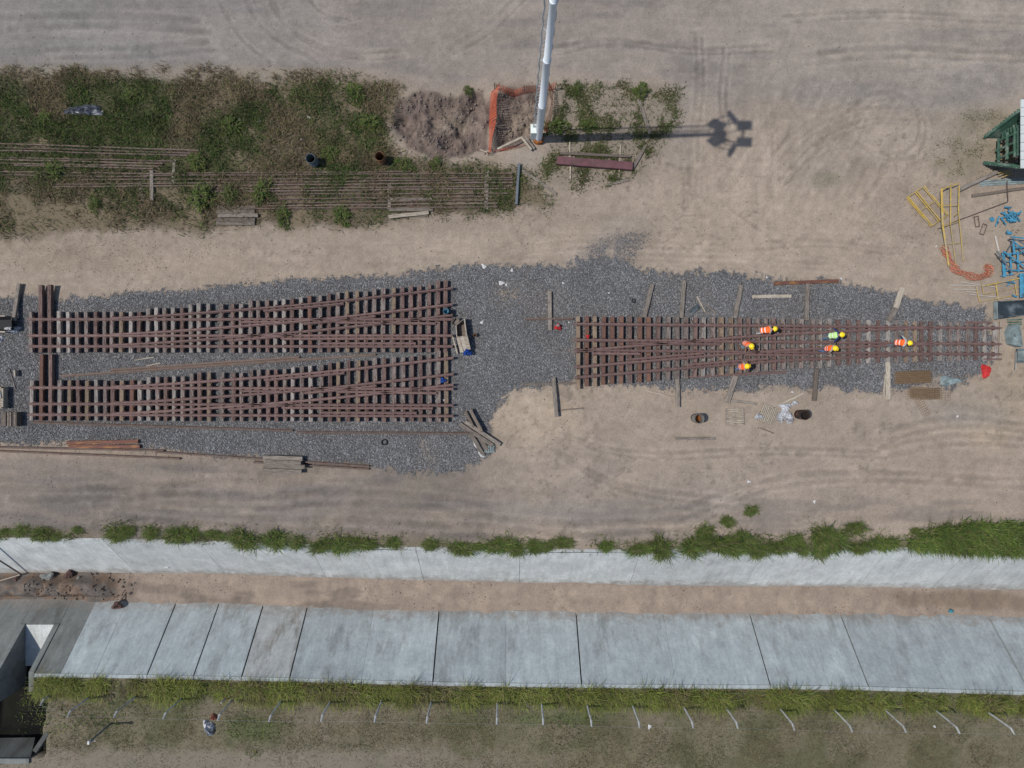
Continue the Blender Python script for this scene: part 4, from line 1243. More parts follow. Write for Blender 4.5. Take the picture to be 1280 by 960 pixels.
# lamp ring and floodlights
cxr, cyr = mx_ + .55, my_ + .1
for rad, z, th_ in ((1.05, HT - .3, .035), (.6, HT + .25, .05), (.8, HT + .1, .03)):
    mb = MB(); mb.tube([(cxr + rad * math.cos(t) * 1.05, cyr + rad * math.sin(t), z) for t in np.linspace(0, 2 * math.pi, 29)], th_, 6, cap=False); mb.build('lamp_ring', 'galv', mast)
mb = MB(); mb.lathe((mx_, my_, 0), [(.0, HT - .25), (.42, HT - .25), (.3, HT - .2), (.3, HT + .1), (0, HT + .12)], 12); mb.build('mast_head', 'galv', mast)
for k_ in range(6):
    a = k_ * math.pi / 3 + .2
    mb = MB(); mb.tube([(mx_, my_, HT - .3), (cxr + 1.12 * math.cos(a) * 1.05, cyr + 1.12 * math.sin(a), HT - .3)], .025, 5); mb.build('ring_spoke', 'galv', mast)
for (lx, ly, a, tl) in [(.8, .46, 0, 8), (.8, -.6, 0, 8), (.0, 1.0, 40, 55), (.0, -1.12, -35, 55), (-.95, .5, 130, 60), (-.95, -.5, 230, 60)]:
    mb = MB()
    T_ = Matrix.Rotation(R(tl), 3, 'Y')
    mb.box((cxr + lx, cyr + ly, HT + .2), (.92, .62, .2), R(a), T_); fl = mb.build('floodlight', 'dark_steel', mast)
    mb = MB(); mb.box((cxr + lx, cyr + ly, HT + .1), (.8, .5, .06), R(a), T_); mb.build('lens', 'galv', fl)

# ------------------------------------------------------------------ orange barrier nets
def net(path, h, label, m='orange_net', lean=0.0, h1=None, cell=.13, strip=.05, sag=.18, seed=0, zoff=0.0, flat=False, parent_posts=True):
    """path: plan points; open lattice of flat bands hung between posts"""
    rr = np.random.RandomState(seed)
    pts = np.array([(*P(x, y)[:2], gz(x, y)) for x, y in smooth_line(path, 60)])
    seg = np.r_[0, np.cumsum(np.linalg.norm(np.diff(pts[:, :2], axis=0), axis=1))]
    L = seg[-1]; base = (pts[0, 0], pts[0, 1], pts[0, 2])
    t = thing('barrier_net', label, 'barrier net', base, 'orange plastic barrier nets')

    def at(u, v):
        x = np.interp(u, seg, pts[:, 0]); y = np.interp(u, seg, pts[:, 1]); z = np.interp(u, seg, pts[:, 2])
        e = np.interp(min(u + .1, L), seg, pts[:, 0]) - x, np.interp(min(u + .1, L), seg, pts[:, 1]) - y
        nrm = math.hypot(*e) + 1e-6; nx_, ny_ = -e[1] / nrm, e[0] / nrm
        sg = sag * math.sin(u * 1.7 + seed) ** 2 * v
        wv = .05 * math.sin(u * 2.3 + v * 2 + seed) * (.3 + v)
        if h1 is not None: lean_ = lean * (h + (h1 - h) * u / L) / h
        else: lean_ = lean
        if flat:
            return (x + nx_ * (v - .5) * h * (1 + .2 * math.sin(u * 5)), y + ny_ * (v - .5) * h * (1 + .2 * math.sin(u * 5)), z + .03 + .16 * abs(math.sin(u * 6 + v * 7)))
        return (x + nx_ * (lean_ * v + wv), y + ny_ * (lean_ * v + wv), z + zoff + .05 + v * (h if h1 is None else h + (h1 - h) * u / L) * (1 - sg))
    mb = MB(); nv = max(3, int(h / cell)); nu = max(4, int(L / cell))
    us = np.linspace(0, L, nu * 2 + 1)
    for j in range(nv + 1):
        v0 = j / nv; dv = strip / h
        V = []
        for u in us: V += [at(u, max(0, v0 - dv / 2)), at(u, min(1, v0 + dv / 2))]
        mb.add(V, [(2 * i, 2 * i + 2, 2 * i + 3, 2 * i + 1) for i in range(len(us) - 1)])
    for i in range(nu + 1):
        u0 = L * i / nu
        V = []
        for v in np.linspace(0, 1, 6): V += [at(max(0, u0 - strip / 2), v), at(min(L, u0 + strip / 2), v)]
        mb.add(V, [(2 * q, 2 * q + 1, 2 * q + 3, 2 * q + 2) for q in range(5)])
    mb.build('mesh_band', m, t)
    if not flat:
        for u in np.linspace(0, L, max(2, int(L / 1.8) + 1)):
            a = at(u, 0); b = at(u, 1.05)
            q = MB(); q.tube([(a[0], a[1], a[2] - .2), (b[0], b[1], b[2] + .12)], .022, 5); q.build('stake', 'timber_dark', t)
    return t


net([(613, 116), (611.5, 150), (610.5, 194)], 1.15, 'orange mesh barrier along the left side of the mast pit', h1=.4, seed=1, lean=.62, cell=.13, strip=.042, sag=.06)
net([(618, 112), (645, 117), (672, 112), (694, 112)], .8, 'orange mesh barrier along the far side of the mast pit', seed=2, lean=.1, sag=.25, cell=.12, strip=.04)
net([(692, 114), (691, 140), (684, 168)], 1.1, 'orange mesh barrier right behind the mast', h1=.6, seed=3, lean=-.35, cell=.13, strip=.042, sag=.06)
net([(616, 190), (640, 187), (662, 178)], .35, 'sagging strip of orange mesh along the near side of the pit', seed=4, sag=.5, cell=.1, strip=.04)
net([(1177, 308), (1184, 322), (1190, 334), (1197, 340), (1210, 345), (1222, 347), (1232, 343), (1236, 336), (1229, 333)], .42, 'faded orange mesh heaped in a hook shape on the sand', 'faded_net', seed=5, flat=True, cell=.1, strip=.045)

# ------------------------------------------------------------------ drums, pallets, sacks, small things
def drum(px, py, label, m='drum_dark', h=.88, r=.29, tilt=0.0, inner='ash', filled=.25):
    x, y, _ = P(px, py); z = gz(px, py)
    t = thing('steel_drum', label, 'drum', (x, y, z), 'open steel drums')
    A = Matrix.Rotation(tilt, 3, 'Y')
    prof = [(0, 0), (r, 0), (r, .28 * h), (r + .012, .30 * h), (r, .32 * h), (r, .64 * h), (r + .012, .66 * h), (r, .68 * h), (r, h), (r + .014, h + .006), (r - .01, h + .01), (r - .014, h - .02), (r - .016, .05)]
    mb = MB(); mb.lathe((x, y, z), prof, 22, A); mb.build('shell', m, t)
    for p_ in t.children[0].data.polygons: p_.use_smooth = True
    mb = MB(); mb.lathe((x, y, z), [(0, h * filled + .05), (r * .5, h * filled + .02), (r - .018, h * filled)], 18, A); mb.build('contents', inner, t)
    return t


drum(869, 522.5, 'open rusty drum on the sand below the right panel, left of the pallets', 'drum_grey', inner='rust_orange', filled=.3)
drum(998, 518, 'open dark drum on the sand right of the white sacks', 'drum_dark', inner='ash', filled=.5)
drum(394, 204.5, 'open dark blue drum in the weeds above the long rails', 'slate_post', inner='ash', filled=.1)
drum(478.5, 202, 'open red-brown drum in the weeds beside the dug earth', 'drum_rust', inner='ash', filled=.1)


def pallet(px, py, rz, label, m='timber_pale', size=(1.1, 1.1)):
    x, y, _ = P(px, py); z = gz(px, py)
    t = thing('wooden_pallet', label, 'pallet', (x, y, z), 'wooden pallets')
    c, s_ = math.cos(rz), math.sin(rz)
    n = 9
    for i in range(n):
        u = -size[1] / 2 + size[1] * (i + .5) / n
        mb = MB(); mb.box((x - s_ * u, y + c * u, z + .125), (size[0], .075, .022), rz); mb.build('deck_board', m, t)
    for v in (-.46, 0, .46):
        mb = MB(); mb.box((x + c * v * size[0], y + s_ * v * size[0], z + .06), (.09, size[1], .1), rz); mb.build('bearer', 'timber', t)
    return t


pallet(918, 521, R(2), 'pale slatted pallet with level boards on the sand')
pallet(959, 518, R(-110), 'tilted slatted pallet beside the white sacks', size=(1.1, 1.0))


def crumple(px, py, rx, ry, hz, label, m, name, cat, rz=0.0, seed=0, sub=9, group=None, spiky=.5):
    """crumpled sheet or sack: a lumpy closed cushion"""
    rs_ = np.random.RandomState(seed)
    x, y, _ = P(px, py); z = gz(px, py)
    n = sub; V = []; F = []
    for lay in (1, 0):
        for i in range(n + 1):
            for j in range(n + 1):
                u = -1 + 2 * i / n; v = -1 + 2 * j / n
                uu = u * math.sqrt(1 - v * v / 2); vv = v * math.sqrt(1 - u * u / 2)
                r2 = uu * uu + vv * vv
                jitter = rs_.uniform(-1, 1, 3) * .12 * spiky
                if lay: hh = hz * (max(0, 1 - r2) ** .5) * (.6 + .8 * rs_.rand()) + .01
                else: hh = 0
                ex = (1 + .22 * math.sin(3 * math.atan2(vv, uu) + seed) * r2)
                V.append((uu * rx * ex + jitter[0] * rx * (1 if lay else .3), vv * ry * ex + jitter[1] * ry * (1 if lay else .3), hh))
    m_ = (n + 1) ** 2
    for i in range(n):
        for j in range(n):
            a = i * (n + 1) + j
            F.append((a, a + n + 1, a + n + 2, a + 1))
    me = bpy.data.meshes.new(name); me.from_pydata(V[:m_], [], F); me.update()
    o_ = link(name, me, m, None, (x, y, z + .015)); o_.rotation_euler.z = rz
    return tag(o_, label, cat, group)


WS = 'white sacks by the pallets'
for i, (a, b, rx, ry, lb) in enumerate([(981, 509, .36, .28, 'upper one'), (977, 517.5, .4, .24, 'left middle one'), (985, 519, .36, .22, 'right middle one'), (986, 525.5, .3, .18, 'lowest, right'), (974.5, 525, .14, .2, 'lowest, left'), (992.5, 504, .15, .2, 'small one apart above')]):
    crumple(a, b, rx, ry, .22, 'crumpled white sack between pallet and drum, %s' % lb, 'bag_white', 'cement_sack', 'sack', seed=i, group=WS, rz=i)
crumple(947, 520.5, .26, .18, .15, 'crumpled white sack lying on the tilted pallet', 'bag_white', 'cement_sack', 'sack', seed=9).location.z += .13
crumple(108, 139, 1.25, .33, .3, 'shiny black plastic sheet crumpled in the weeds', 'tarp', 'plastic_sheet', 'tarp', seed=4, sub=16, spiky=.8)
LT = 'white litter scraps'
for i, (a, b, r_, lb) in enumerate([(627, 354, .2, 'on the ballast above the wooden cart'), (633, 356, .1, 'beside a larger one above the wooden cart'), (704, 354, .09, 'on the ballast above the single upright timber'), (602.5, 403, .13, 'right of the wooden cart'),
                                    (711, 403, .07, 'near the red bundle'), (761, 366.5, .07, 'above the right panel'), (958, 347, .08, 'at the ballast edge above the workers'), (1051, 348.5, .08, 'right of the red cross beam'),
                                    (1170, 308, .07, 'on the sand left of the orange mesh hook'), (386, 147, .13, 'in the weeds of the upper left'), (376, 175, .12, 'in the weeds above the long rails'), (47, 110, .2, 'high in the weeds at upper left'),
                                    (990, 490, .09, 'on the sand above the sacks'), (812, 908, .16, 'on the lawn below the fence'), (1168, 908, .1, 'on the lawn near the right fence posts'), (1197, 520.5, .09, 'on the sand at the lower right of the mesh'),
                                    (696, 541 - 60, .01, ''), (936, 602, .12, 'on the bare earth below the single plank'), (1018, 627, .11, 'on the bare earth near the grassy canal edge'), (300, 150, .13, 'in the weeds right of the plastic sheet'),
                                    (324, 152, .14, 'in the weeds farther right of the plastic sheet'), (1050, 747, .16, 'on the canal bed'), (1164, 745, .14, 'on the damp patch of the canal bed'), (640, 338, .12, 'at the upper ballast edge'),
                                    (555, 500, .11, 'at the right end of the lower left panel'), (180, 722, .25, 'bottle-shaped on the canal bed at left'), (605, 333, .18, 'flat at the upper ballast rim')]):
    if not lb: continue
    crumple(a, b, r_, r_ * .65, r_ * .28, 'small white scrap of litter %s' % lb, 'litter_white', 'litter', 'litter', seed=20 + i, sub=7, group=LT, rz=i * 1.3)
# white slivers by the crossed heap
crumple(594.5, 555, .1, .3, .1, 'white plastic strip beside the crossed heap, upper', 'litter_white', 'litter', 'litter', rz=.55, seed=60, sub=6)
crumple(602, 568.5, .1, .26, .1, 'white plastic strip beside the crossed heap, lower', 'litter_white', 'litter', 'litter', rz=.9, seed=61, sub=6)
# slatted scrap by the heap
x, y, _ = P(612, 561); t = thing('slatted_rack', 'small grey slatted rack at the foot of the crossed heap', 'rack', (x, y, gz(612, 561)))
for i in range(6):
    mb = MB(); mb.box((x - .28 + i * .11, y, gz(612, 561) + .08), (.06, .46, .03)); mb.build('slat', 'grey_blue_steel', t)
for s_ in (-1, 1):
    mb = MB(); mb.box((x, y + s_ * .18, gz(612, 561) + .045), (.68, .05, .04)); mb.build('cross_bar', 'grey_blue_steel', t)


def bucket(px, py, label, m, r=.16, h=.32, z0=None, group=None):
    x, y, _ = P(px, py); z = gz(px, py) if z0 is None else z0
    t = thing('bucket', label, 'bucket', (x, y, z), group)
    mb = MB(); mb.lathe((x, y, z), [(0, 0), (r * .82, 0), (r, h), (r + .015, h), (r - .012, h - .01), (r * .8, .03), (0, .03)], 16); mb.build('body', m, t, smooth=True)
    mb = MB(); mb.tube([(x + r * math.cos(a), y + r * .35 * math.sin(a) + .02, z + h - .02 + .02 * math.sin(a)) for a in np.linspace(0, math.pi, 9)], .008, 4); mb.build('handle', 'galv', t)
    return t


bucket(559, 390.5, 'teal bucket standing on the right end of the upper left panel', 'teal_plastic', .17, .36, .37)
x, y, _ = P(555, 475.5); crumple(555, 475.5, .2, .17, .2, 'bright blue cloth bundle on the lower left panel', 'blue_plastic', 'cloth_bundle', 'cloth', seed=71).location.z = .4
crumple(585, 440.5, .26, .24, .3, 'bright blue cloth over the lower end of the wooden cart', 'blue_plastic', 'cloth_bundle', 'cloth', seed=72).location.z += .25
bucket(594, 419, 'small rusty can on the ballast right of the wooden cart', 'drum_rust', .11, .3)
crumple(697.5, 409, .22, .2, .28, 'red and white bundle on the ballast left of the right panel', 'red_plastic', 'cloth_bundle', 'cloth', seed=73)
crumple(697.5, 407.5, .12, .1, .34, 'white rag on top of the red bundle', 'litter_white', 'rag', 'rag', seed=74)
crumple(733.5, 421.5, .12, .12, .16, 'small red pot sitting on the right panel near its wide end', 'red_plastic', 'paint_pot', 'pot', seed=75).location.z = .52
crumple(1230.5, 463.5, .26, .42, .3, 'bright red cloth on the sand by the narrow end of the right panel', 'red_plastic', 'cloth_bundle', 'cloth', seed=76)
crumple(262, 908.5, .28, .5, .34, 'pale sacks dumped on the lawn below the fence', 'bag_white', 'dumped_sack', 'sack', seed=77, rz=.5)
crumple(267.5, 896, .2, .22, .2, 'small reddish sack on the lawn beside the pale ones', 'brick_red', 'dumped_sack', 'sack', seed=78)
mb = MB(); x, y, _ = P(791.5, 376); z = gz(791.5, 376); mb.lathe((x, y, z), [(.14, .02), (.14, .1), (.06, .1), (.06, .02), (.14, .02)], 14)
tag(mb.build('rubber_ring', 'rubber', None, (x, y, z)), 'small dark ring on the ballast above the right panel', 'ring')
mb = MB(); x, y, _ = P(481, 552.5); z = gz(481, 552.5); mb.tube([(x + .17 * math.cos(a), y + .17 * math.sin(a), z + .08) for a in np.linspace(0, 6.2832, 17)], .035, 6, cap=False)
tag(mb.build('rubber_ring', 'rubber', None, (x, y, z)), 'thin black ring on the ballast below the lower left panel', 'ring')
timber((22.5, 463), (23, 470.5), 'small upright wood block on the ballast left of the lower panel', .12, .3, 'timber_pale', name='wood_block', cat='block')
crumple(18, 412, .5, .2, .25, 'white sacks beside the black tub at the far left', 'bag_white', 'cement_sack', 'sack', seed=81)
crumple(2, 423, .25, .2, .15, 'small white sack at the left edge below the black tub', 'bag_white', 'cement_sack', 'sack', seed=82)
crumple(1186, 476, .7, .3, .12, 'low heap of pale stone chippings on the ballast by the mesh', 'grey_blue_steel', 'stone_heap', 'heap', seed=83)
crumple(1188.5, 764, .18, .12, .12, 'bright blue scrap at the foot of the canal slope', 'cyan_plastic', 'litter', 'litter', seed=84).location = P(1188.5, 764, -3.2)

# long cart / mixing box made of boards
cx0, cy0, _ = P(579, 418); g_ = gz(579, 418)
t = thing('wooden_cart', 'rough wooden mixing box with plank lid right of the left panels', 'wooden box', (cx0, cy0, g_))
a0 = P(571, 408, .5); a1_ = P(582.5, 399, .5)
def bx(px, py, z): q = P(px, py, z); return (q[0], q[1], g_ + z)
hh = .62
corners = [(570.5, 407), (581, 399), (583.5, 420.5), (571.5, 421.5)]
for i in range(4):
    p, q = corners[i], corners[(i + 1) % 4]
    for zz in (.12, .37):
        mb = MB(); mb.beam(bx(*p, zz), bx(*q, zz), .05 if i != 1 else .08, .23, .1, .004, i); mb.build('side_board', 'timber_pale' if i in (1, 3) else 'timber', t)
mb = MB(); V = [bx(*c_, .14) for c_ in corners] + [bx(*c_, .10) for c_ in corners]
mb.add(V, [(0, 1, 2, 3), (7, 6, 5, 4), (0, 4, 5, 1), (1, 5, 6, 2), (2, 6, 7, 3), (3, 7, 4, 0)]); mb.build('floor_board', 'timber_dark', t)
for (p, q, wd) in [((572.5, 421.5), (577.5, 440.5), .2), ((577, 421), (582.5, 438), .24), ((582, 420), (586, 437), .26)]:
    mb = MB(); mb.beam(bx(*p, .6), bx(*q, .45), wd, .04, .1, .004, int(p[0])); mb.build('lid_plank', 'timber_pale', t)
mb = MB(); mb.beam(bx(566, 421, .3), bx(572, 442, .12), .08, .07, .1); mb.build('shaft', 'timber_pale', t)
for c_ in ((572, 410), (582, 402), (583, 428), (574, 430)):
    mb = MB(); mb.beam(bx(*c_, .0), (bx(*c_, .0)[0] + .01, bx(*c_, 0)[1], g_ + .5), .08, .08, .1); mb.build('leg', 'timber', t)
x, y, _ = P(569.5, 402.5, .5); t = thing('small_crate', 'small dark crate leaning on the wooden mixing box', 'crate', (x, y, g_ + .3))
for (dx, dy, sx_, sy_) in ((-.16, 0, .04, .46), (.16, 0, .04, .46), (0, -.22, .32, .04), (0, .22, .32, .04)):
    rz = -.6; mb = MB(); c_, s_ = math.cos(rz), math.sin(rz)
    mb.box((x + dx * c_ - dy * s_, y + dx * s_ + dy * c_, g_ + .46), (sx_, sy_, .2), rz); mb.build('crate_side', 'timber_dark', t)
mb = MB(); mb.box((x, y, g_ + .37), (.3, .42, .03), -.6); mb.build('crate_base', 'timber', t)

# left edge: tub, crate, slatted stack
x, y, _ = P(8, 406); z = gz(8, 406)
t = thing('mortar_tub', 'black mortar tub with boards beside it at the left edge', 'tub', (x, y, z))
mb = MB(); mb.add([(x - .75, y - .3, z + .05), (x + .6, y - .3, z + .05), (x + .6, y + .3, z + .05), (x - .75, y + .3, z + .05), (x - .95, y - .42, z + .55), (x + .85, y - .42, z + .55), (x + .85, y + .42, z + .55), (x - .95, y + .42, z + .55)],
                  [(0, 1, 2, 3), (0, 4, 5, 1), (1, 5, 6, 2), (2, 6, 7, 3), (3, 7, 4, 0)]); mb.build('body', 'rubber', t)
for s_ in (-1, 1):
    mb = MB(); mb.beam((x - 1.4, y + s_ * .48, z + .5), (x + .45, y + s_ * .5, z + .5), .09, .05); mb.build('rim_board', 'timber_pale', t)
x, y, _ = P(3, 497); z = gz(3, 497)
t = thing('timber_crate', 'pale open wooden crate with a white block at the left edge', 'crate', (x, y, z))
for (dx, dy, sx_, sy_) in ((-.5, 0, .06, 1.35), (.42, 0, .12, 1.35), (0, .64, .95, .07), (0, .0, .9, .06), (0, -.62, .95, .07)):
    mb = MB(); mb.box((x + dx, y + dy, z + .28), (sx_, sy_, .34)); mb.build('side_board', 'timber_pale', t)
for i in range(9):
    mb = MB(); mb.box((x - .05, y - .54 + i * .135, z + .3), (.85, .1, .04)); mb.build('base_board', 'timber_pale', t)
mb = MB(); mb.box((x + .15, y + .2, z + .42), (.4, .4, .2), .1); tag(mb.build('white_block', 'litter_white', None, (x + .1, y + .25, z + .3)), 'white block lying inside the pale crate at the left edge', 'block')
x, y, _ = P(20, 523.5); z = gz(20, 523.5)
t = thing('slat_stack', 'stack of grey upright slats below the pale crate at left edge', 'slat stack', (x, y, z))
for i in range(9):
    mb = MB(); mb.beam((x - .48 + i * .115, y - .44, z), (x - .48 + i * .115, y + .44, z), .085, .42 + .03 * (i % 3), .1, .004, i); mb.build('slat', 'timber' if i % 2 else 'timber_dark', t)
timber((12, 461), (20, 486), 'thin grey stick on the ballast at the far left', .05, .05, 'timber', name='stick', cat='stick')

# ------------------------------------------------------------------ rusted mesh mats
def mesh_mat(px, py, sx_, sy_, rz, label, nx_=14, ny_=8, z0=.03, rad=.012):
    x, y, _ = P(px, py); z = gz(px, py) + z0
    t = thing('rebar_mesh', label, 'rebar mesh', (x, y, z), 'rusted reinforcing meshes')
    c, s_ = math.cos(rz), math.sin(rz)
    g = lambda u, v: (x + u * c - v * s_, y + u * s_ + v * c)
    mb = MB()
    for i in range(nx_):
        u = -sx_ / 2 + sx_ * i / (nx_ - 1)
        mb.tube([(*g(u, -sy_ / 2), z), (*g(u, sy_ / 2), z)], rad, 4)
    mb.build('cross_wires', 'rust_mesh', t)['kind'] = 'stuff'
    mb = MB()
    for j in range(ny_):
        v = -sy_ / 2 + sy_ * j / (ny_ - 1)
        mb.tube([(*g(-sx_ / 2, v), z + rad * 2), (*g(sx_ / 2, v), z + rad * 2)], rad, 4)
    mb.build('long_wires', 'rust_mesh', t)['kind'] = 'stuff'
    return t


for i in range(4): mesh_mat(1138.5 + i * .6, 471 + i * .3, 2.2, .72, R(2), 'rusted mesh mat in the neat stack by the ballast, layer %s' % ['at the bottom', 'second', 'third', 'on top'][i], 22, 7, .03 + i * .05, .011)
for i in range(3): mesh_mat(1154 + i * 1.2, 490.5 + i, 1.9, .62, R(-3 + 2 * i), 'rusted mesh mat in the lower pile on the sand, layer %s' % ['at the bottom', 'in the middle', 'on top'][i], 16, 6, .03 + i * .05, .010)
mesh_mat(1160, 492, 2.9, .75, R(-2), 'wide loose mesh sheet under the lower mesh pile', 18, 6, .01, .009)
mesh_mat(1153, 509, 1.2, .5, R(-62), 'small loose mesh sheet trailing below the lower mesh pile', 9, 5, .02, .009)

# ------------------------------------------------------------------ steel frames at the right edge
def frame_thing(name, label, cat, bars, m, rad=.03, loc=None, group=None, z0=.06, part='tube'):
    """bars: ((px,py,h),(px,py,h)) with h above the ground"""
    (a, b, h) = bars[0][0]
    x, y, _ = P(a, b); t = thing(name, label, cat, (x, y, gz(a, b)), group)
    for i, bar in enumerate(bars):
        q = [P(u, v, gz(u, v) + z0 + hh_) for (u, v, hh_) in bar[:2]]
        rr_ = bar[2] if len(bar) > 2 else rad
        mb = MB(); mb.tube(q, rr_, 6); mb.build(part, m, t)
    return t


YG = 'yellow guard frames'
frame_thing('guard_frame', 'slanted yellow tubular guard frame lying on the sand', 'guard frame',
            [((1134, 247.5, .05), (1164, 283, .05), .05), ((1135.5, 246.5, .2), (1165.5, 282, .2), .04), ((1144, 240.5, .1), (1173, 276.5, .1), .035), ((1146, 239, .25), (1175, 275, .25), .03),
             ((1153.5, 233.5, .1), (1183.5, 269, .1), .035), ((1155.5, 232.5, .3), (1185, 268, .3), .03), ((1134, 247.5, .08), (1155, 232.5, .08), .03), ((1164, 283, .08), (1185, 268.5, .08), .03), ((1149, 265, .08), (1170, 251, .08), .025)],
            'yellow_paint', group=YG)
frame_thing('guard_frame', 'upright long yellow guard frame reaching down to the orange mesh hook', 'guard frame',
            [((1177, 236, .5), (1178.5, 282, .5), .07), ((1178.5, 282, .5), (1186, 332, .1), .055), ((1188.5, 233, .3), (1188, 280, .3), .04), ((1188, 280, .25), (1195, 334, .05), .02), ((1199, 232, .3), (1198, 264, .3), .035), ((1198, 264, .3), (1204, 326, .05), .022),
             ((1177, 237, .4), (1199, 229, .4), .035), ((1177, 257, .3), (1198, 256, .3), .02), ((1176, 284, .3), (1200, 276, .3), .02), ((1199, 264, .3), (1193, 270, .3), .025), ((1178, 306, .1), (1200, 304, .1), .014)],
            'yellow_paint', group=YG)
frame_thing('guard_frame', 'thin yellow frame at the right edge above the dark trough', 'guard frame',
            [((1220, 358, .1), (1224.5, 377.5, .1)), ((1229, 368, .1), (1282, 357, .1)), ((1232, 357, .15), (1282, 346.5, .15), .04), ((1224.5, 377.5, .1), (1275, 368, .1)), ((1245, 356, .1), (1248, 374.5, .1), .035), ((1268, 351, .1), (1271, 369, .1)), ((1227, 353, .1), (1229, 367, .1), .015)],
            'yellow_paint', .022, group=YG)
frame_thing('guard_frame', 'short yellow bar bundle by the green hopper', 'guard frame', [((1247, 216.5, .3), (1263, 213, .3)), ((1249, 219, .3), (1262, 214.5, .3)), ((1253, 221.5, .3), (1265, 216.5, .3)), ((1177, 238, .5), (1190, 229, .5), .03)], 'yellow_paint', .03, group=YG)
for i, (a, b, lb) in enumerate([((1186, 356.5), (1220, 357), 'uppermost'), ((1200, 352.5), (1245, 359), 'slanted'), ((1192, 361.5), (1222, 362), 'middle'), ((1208, 364.5), (1221, 366), 'short'), ((1211, 367.5), (1262, 373.5), 'lowest')]):
    frame_thing('white_tube', 'white plastic tube left of the thin yellow frame, %s one' % lb, 'tube', [((a[0], a[1], .02), (b[0], b[1], .03))], 'old_pvc', .028, group='white tubes at the right edge')
frame_thing('white_tube', 'single white stake on the sand above the blue frames', 'stake', [((1244, 295, .05), (1248.5, 314, .02))], 'old_pvc', .05)
rb = random.Random(4)
for i in range(22):
    a = 1262 + rb.gauss(0, 7.5); b = 270.5 + rb.gauss(0, 4.6); an = rb.uniform(0, 3.14); l_ = rb.uniform(3, 7.5)
    frame_thing('scaffold_clamp_bar', 'short blue scaffold bar in the tangled heap at the right edge', 'scaffold bar',
                [((a - l_ * math.cos(an), b - l_ * math.sin(an), rb.uniform(0, .2)), (a + l_ * math.cos(an), b + l_ * math.sin(an), rb.uniform(0, .35))), ((a, b, .1), (a + 1.5, b + 2.2, .25), .035)], 'blue_paint', .045, group='blue scaffold bars in a heap')
frame_thing('scaffold_clamp_bar', 'small blue scaffold piece left of the tangled heap', 'scaffold bar', [((1238.5, 272, .05), (1241.5, 276, .05), .11), ((1239, 275, .08), (1242, 273, .08), .06)], 'blue_paint')
frame_thing('scaffold_clamp_bar', 'blue scaffold piece just below the tangled heap', 'scaffold bar', [((1258, 291, .05), (1264, 291.5, .05), .09), ((1259, 288, .05), (1261.5, 293, .05), .05)], 'blue_paint')
BF = 'blue scaffold frames at the right edge'
frame_thing('blue_scaffold', 'upright blue scaffold frame, left of the stacked ones', 'scaffold frame',
            [((1254, 316, .2), (1255.5, 346, .2), .09), ((1263, 316, .2), (1264, 344, .2), .05), ((1254, 318, .2), (1290, 315, .2), .05), ((1253, 338, .2), (1290, 338, .2), .05), ((1272, 314, .2), (1273, 340, .2), .05), ((1253, 327, .2), (1290, 327, .2), .03), ((1251, 345, .1), (1268, 343, .1), .03)], 'blue_paint', .05, group=BF)
frame_thing('blue_scaffold', 'blue scaffold frame lying across the top of the stacked ones', 'scaffold frame',
            [((1266, 299, .5), (1268, 318, .5), .06), ((1264, 296, .6), (1290, 299, .6), .05), ((1266, 300, .5), (1290, 326, .4), .045), ((1254, 314, .5), (1282, 334, .5), .05), ((1267, 310, .4), (1290, 308, .4), .05)], 'blue_paint', .05, group=BF)
frame_thing('blue_scaffold', 'dark braced scaffold frame tilted over the blue ones', 'scaffold frame',
            [((1246, 314, .6), (1265, 340, .6), .045), ((1263, 296, .8), (1282, 306, .8), .045), ((1268, 300, .7), (1258, 316, .6), .03), ((1248, 321, .5), (1254, 320, .5), .03)], 'slate_post', .04, group=BF)
frame_thing('blue_scaffold', 'broad blue steel panel at the right edge beside the yellow frame', 'scaffold frame',
            [((1277, 342, .2), (1277.5, 372, .2), .13), ((1284, 342, .2), (1284, 372, .2), .13), ((1273, 345, .2), (1290, 345, .2), .05), ((1258, 352, .15), (1269, 354, .15), .05), ((1259, 357, .1), (1268, 350, .1), .04), ((1265, 369, .1), (1271, 371, .1), .06)], 'blue_paint', .05, group=BF)
frame_thing('rebar_loop', 'small rectangular rebar loop on the sand, left one', 'rebar loop', [((1217.5, 271, .02), (1223, 270.5, .02)), ((1223, 270.5, .02), (1224.5, 283, .02)), ((1224.5, 283, .02), (1219.5, 283.5, .02)), ((1219.5, 283.5, .02), (1217.5, 271, .02))], 'rust', .022)
frame_thing('rebar_loop', 'small rectangular rebar loop on the sand, right one', 'rebar loop', [((1229, 279.5, .02), (1234, 281.5, .02)), ((1234, 281.5, .02), (1229.5, 293.5, .02)), ((1229.5, 293.5, .02), (1224.5, 292, .02)), ((1224.5, 292, .02), (1229, 279.5, .02))], 'rust', .022)
frame_thing('steel_rod', 'long thin bent steel rod on the sand above the rebar loops', 'rod', [((1172, 286, .03), (1200, 274.5, .05)), ((1200, 274.5, .05), (1260, 252, .1)), ((1260, 252, .1), (1259, 226, .3))], 'rust', .022)
timber((1214, 245.5), (1290, 234), 'long dark timber pole at the right edge below the hopper', .18, .14, 'timber_dark', name='timber_pole', cat='pole')
timber((1197, 238), (1246, 214.5), 'long grey log slanting below the hopper to the yellow frame', .26, .24, 'timber', name='timber_pole', cat='pole')
for i, (yy, lb) in enumerate([(224, 'upper'), (227, 'middle'), (229.5, 'lower')]):
    timber((1224, yy + 2.5), (1290, yy - 1), 'pale blue-grey board in the row under the hopper, %s' % lb, .11, .05, 'grey_blue_steel', name='plank', cat='plank')

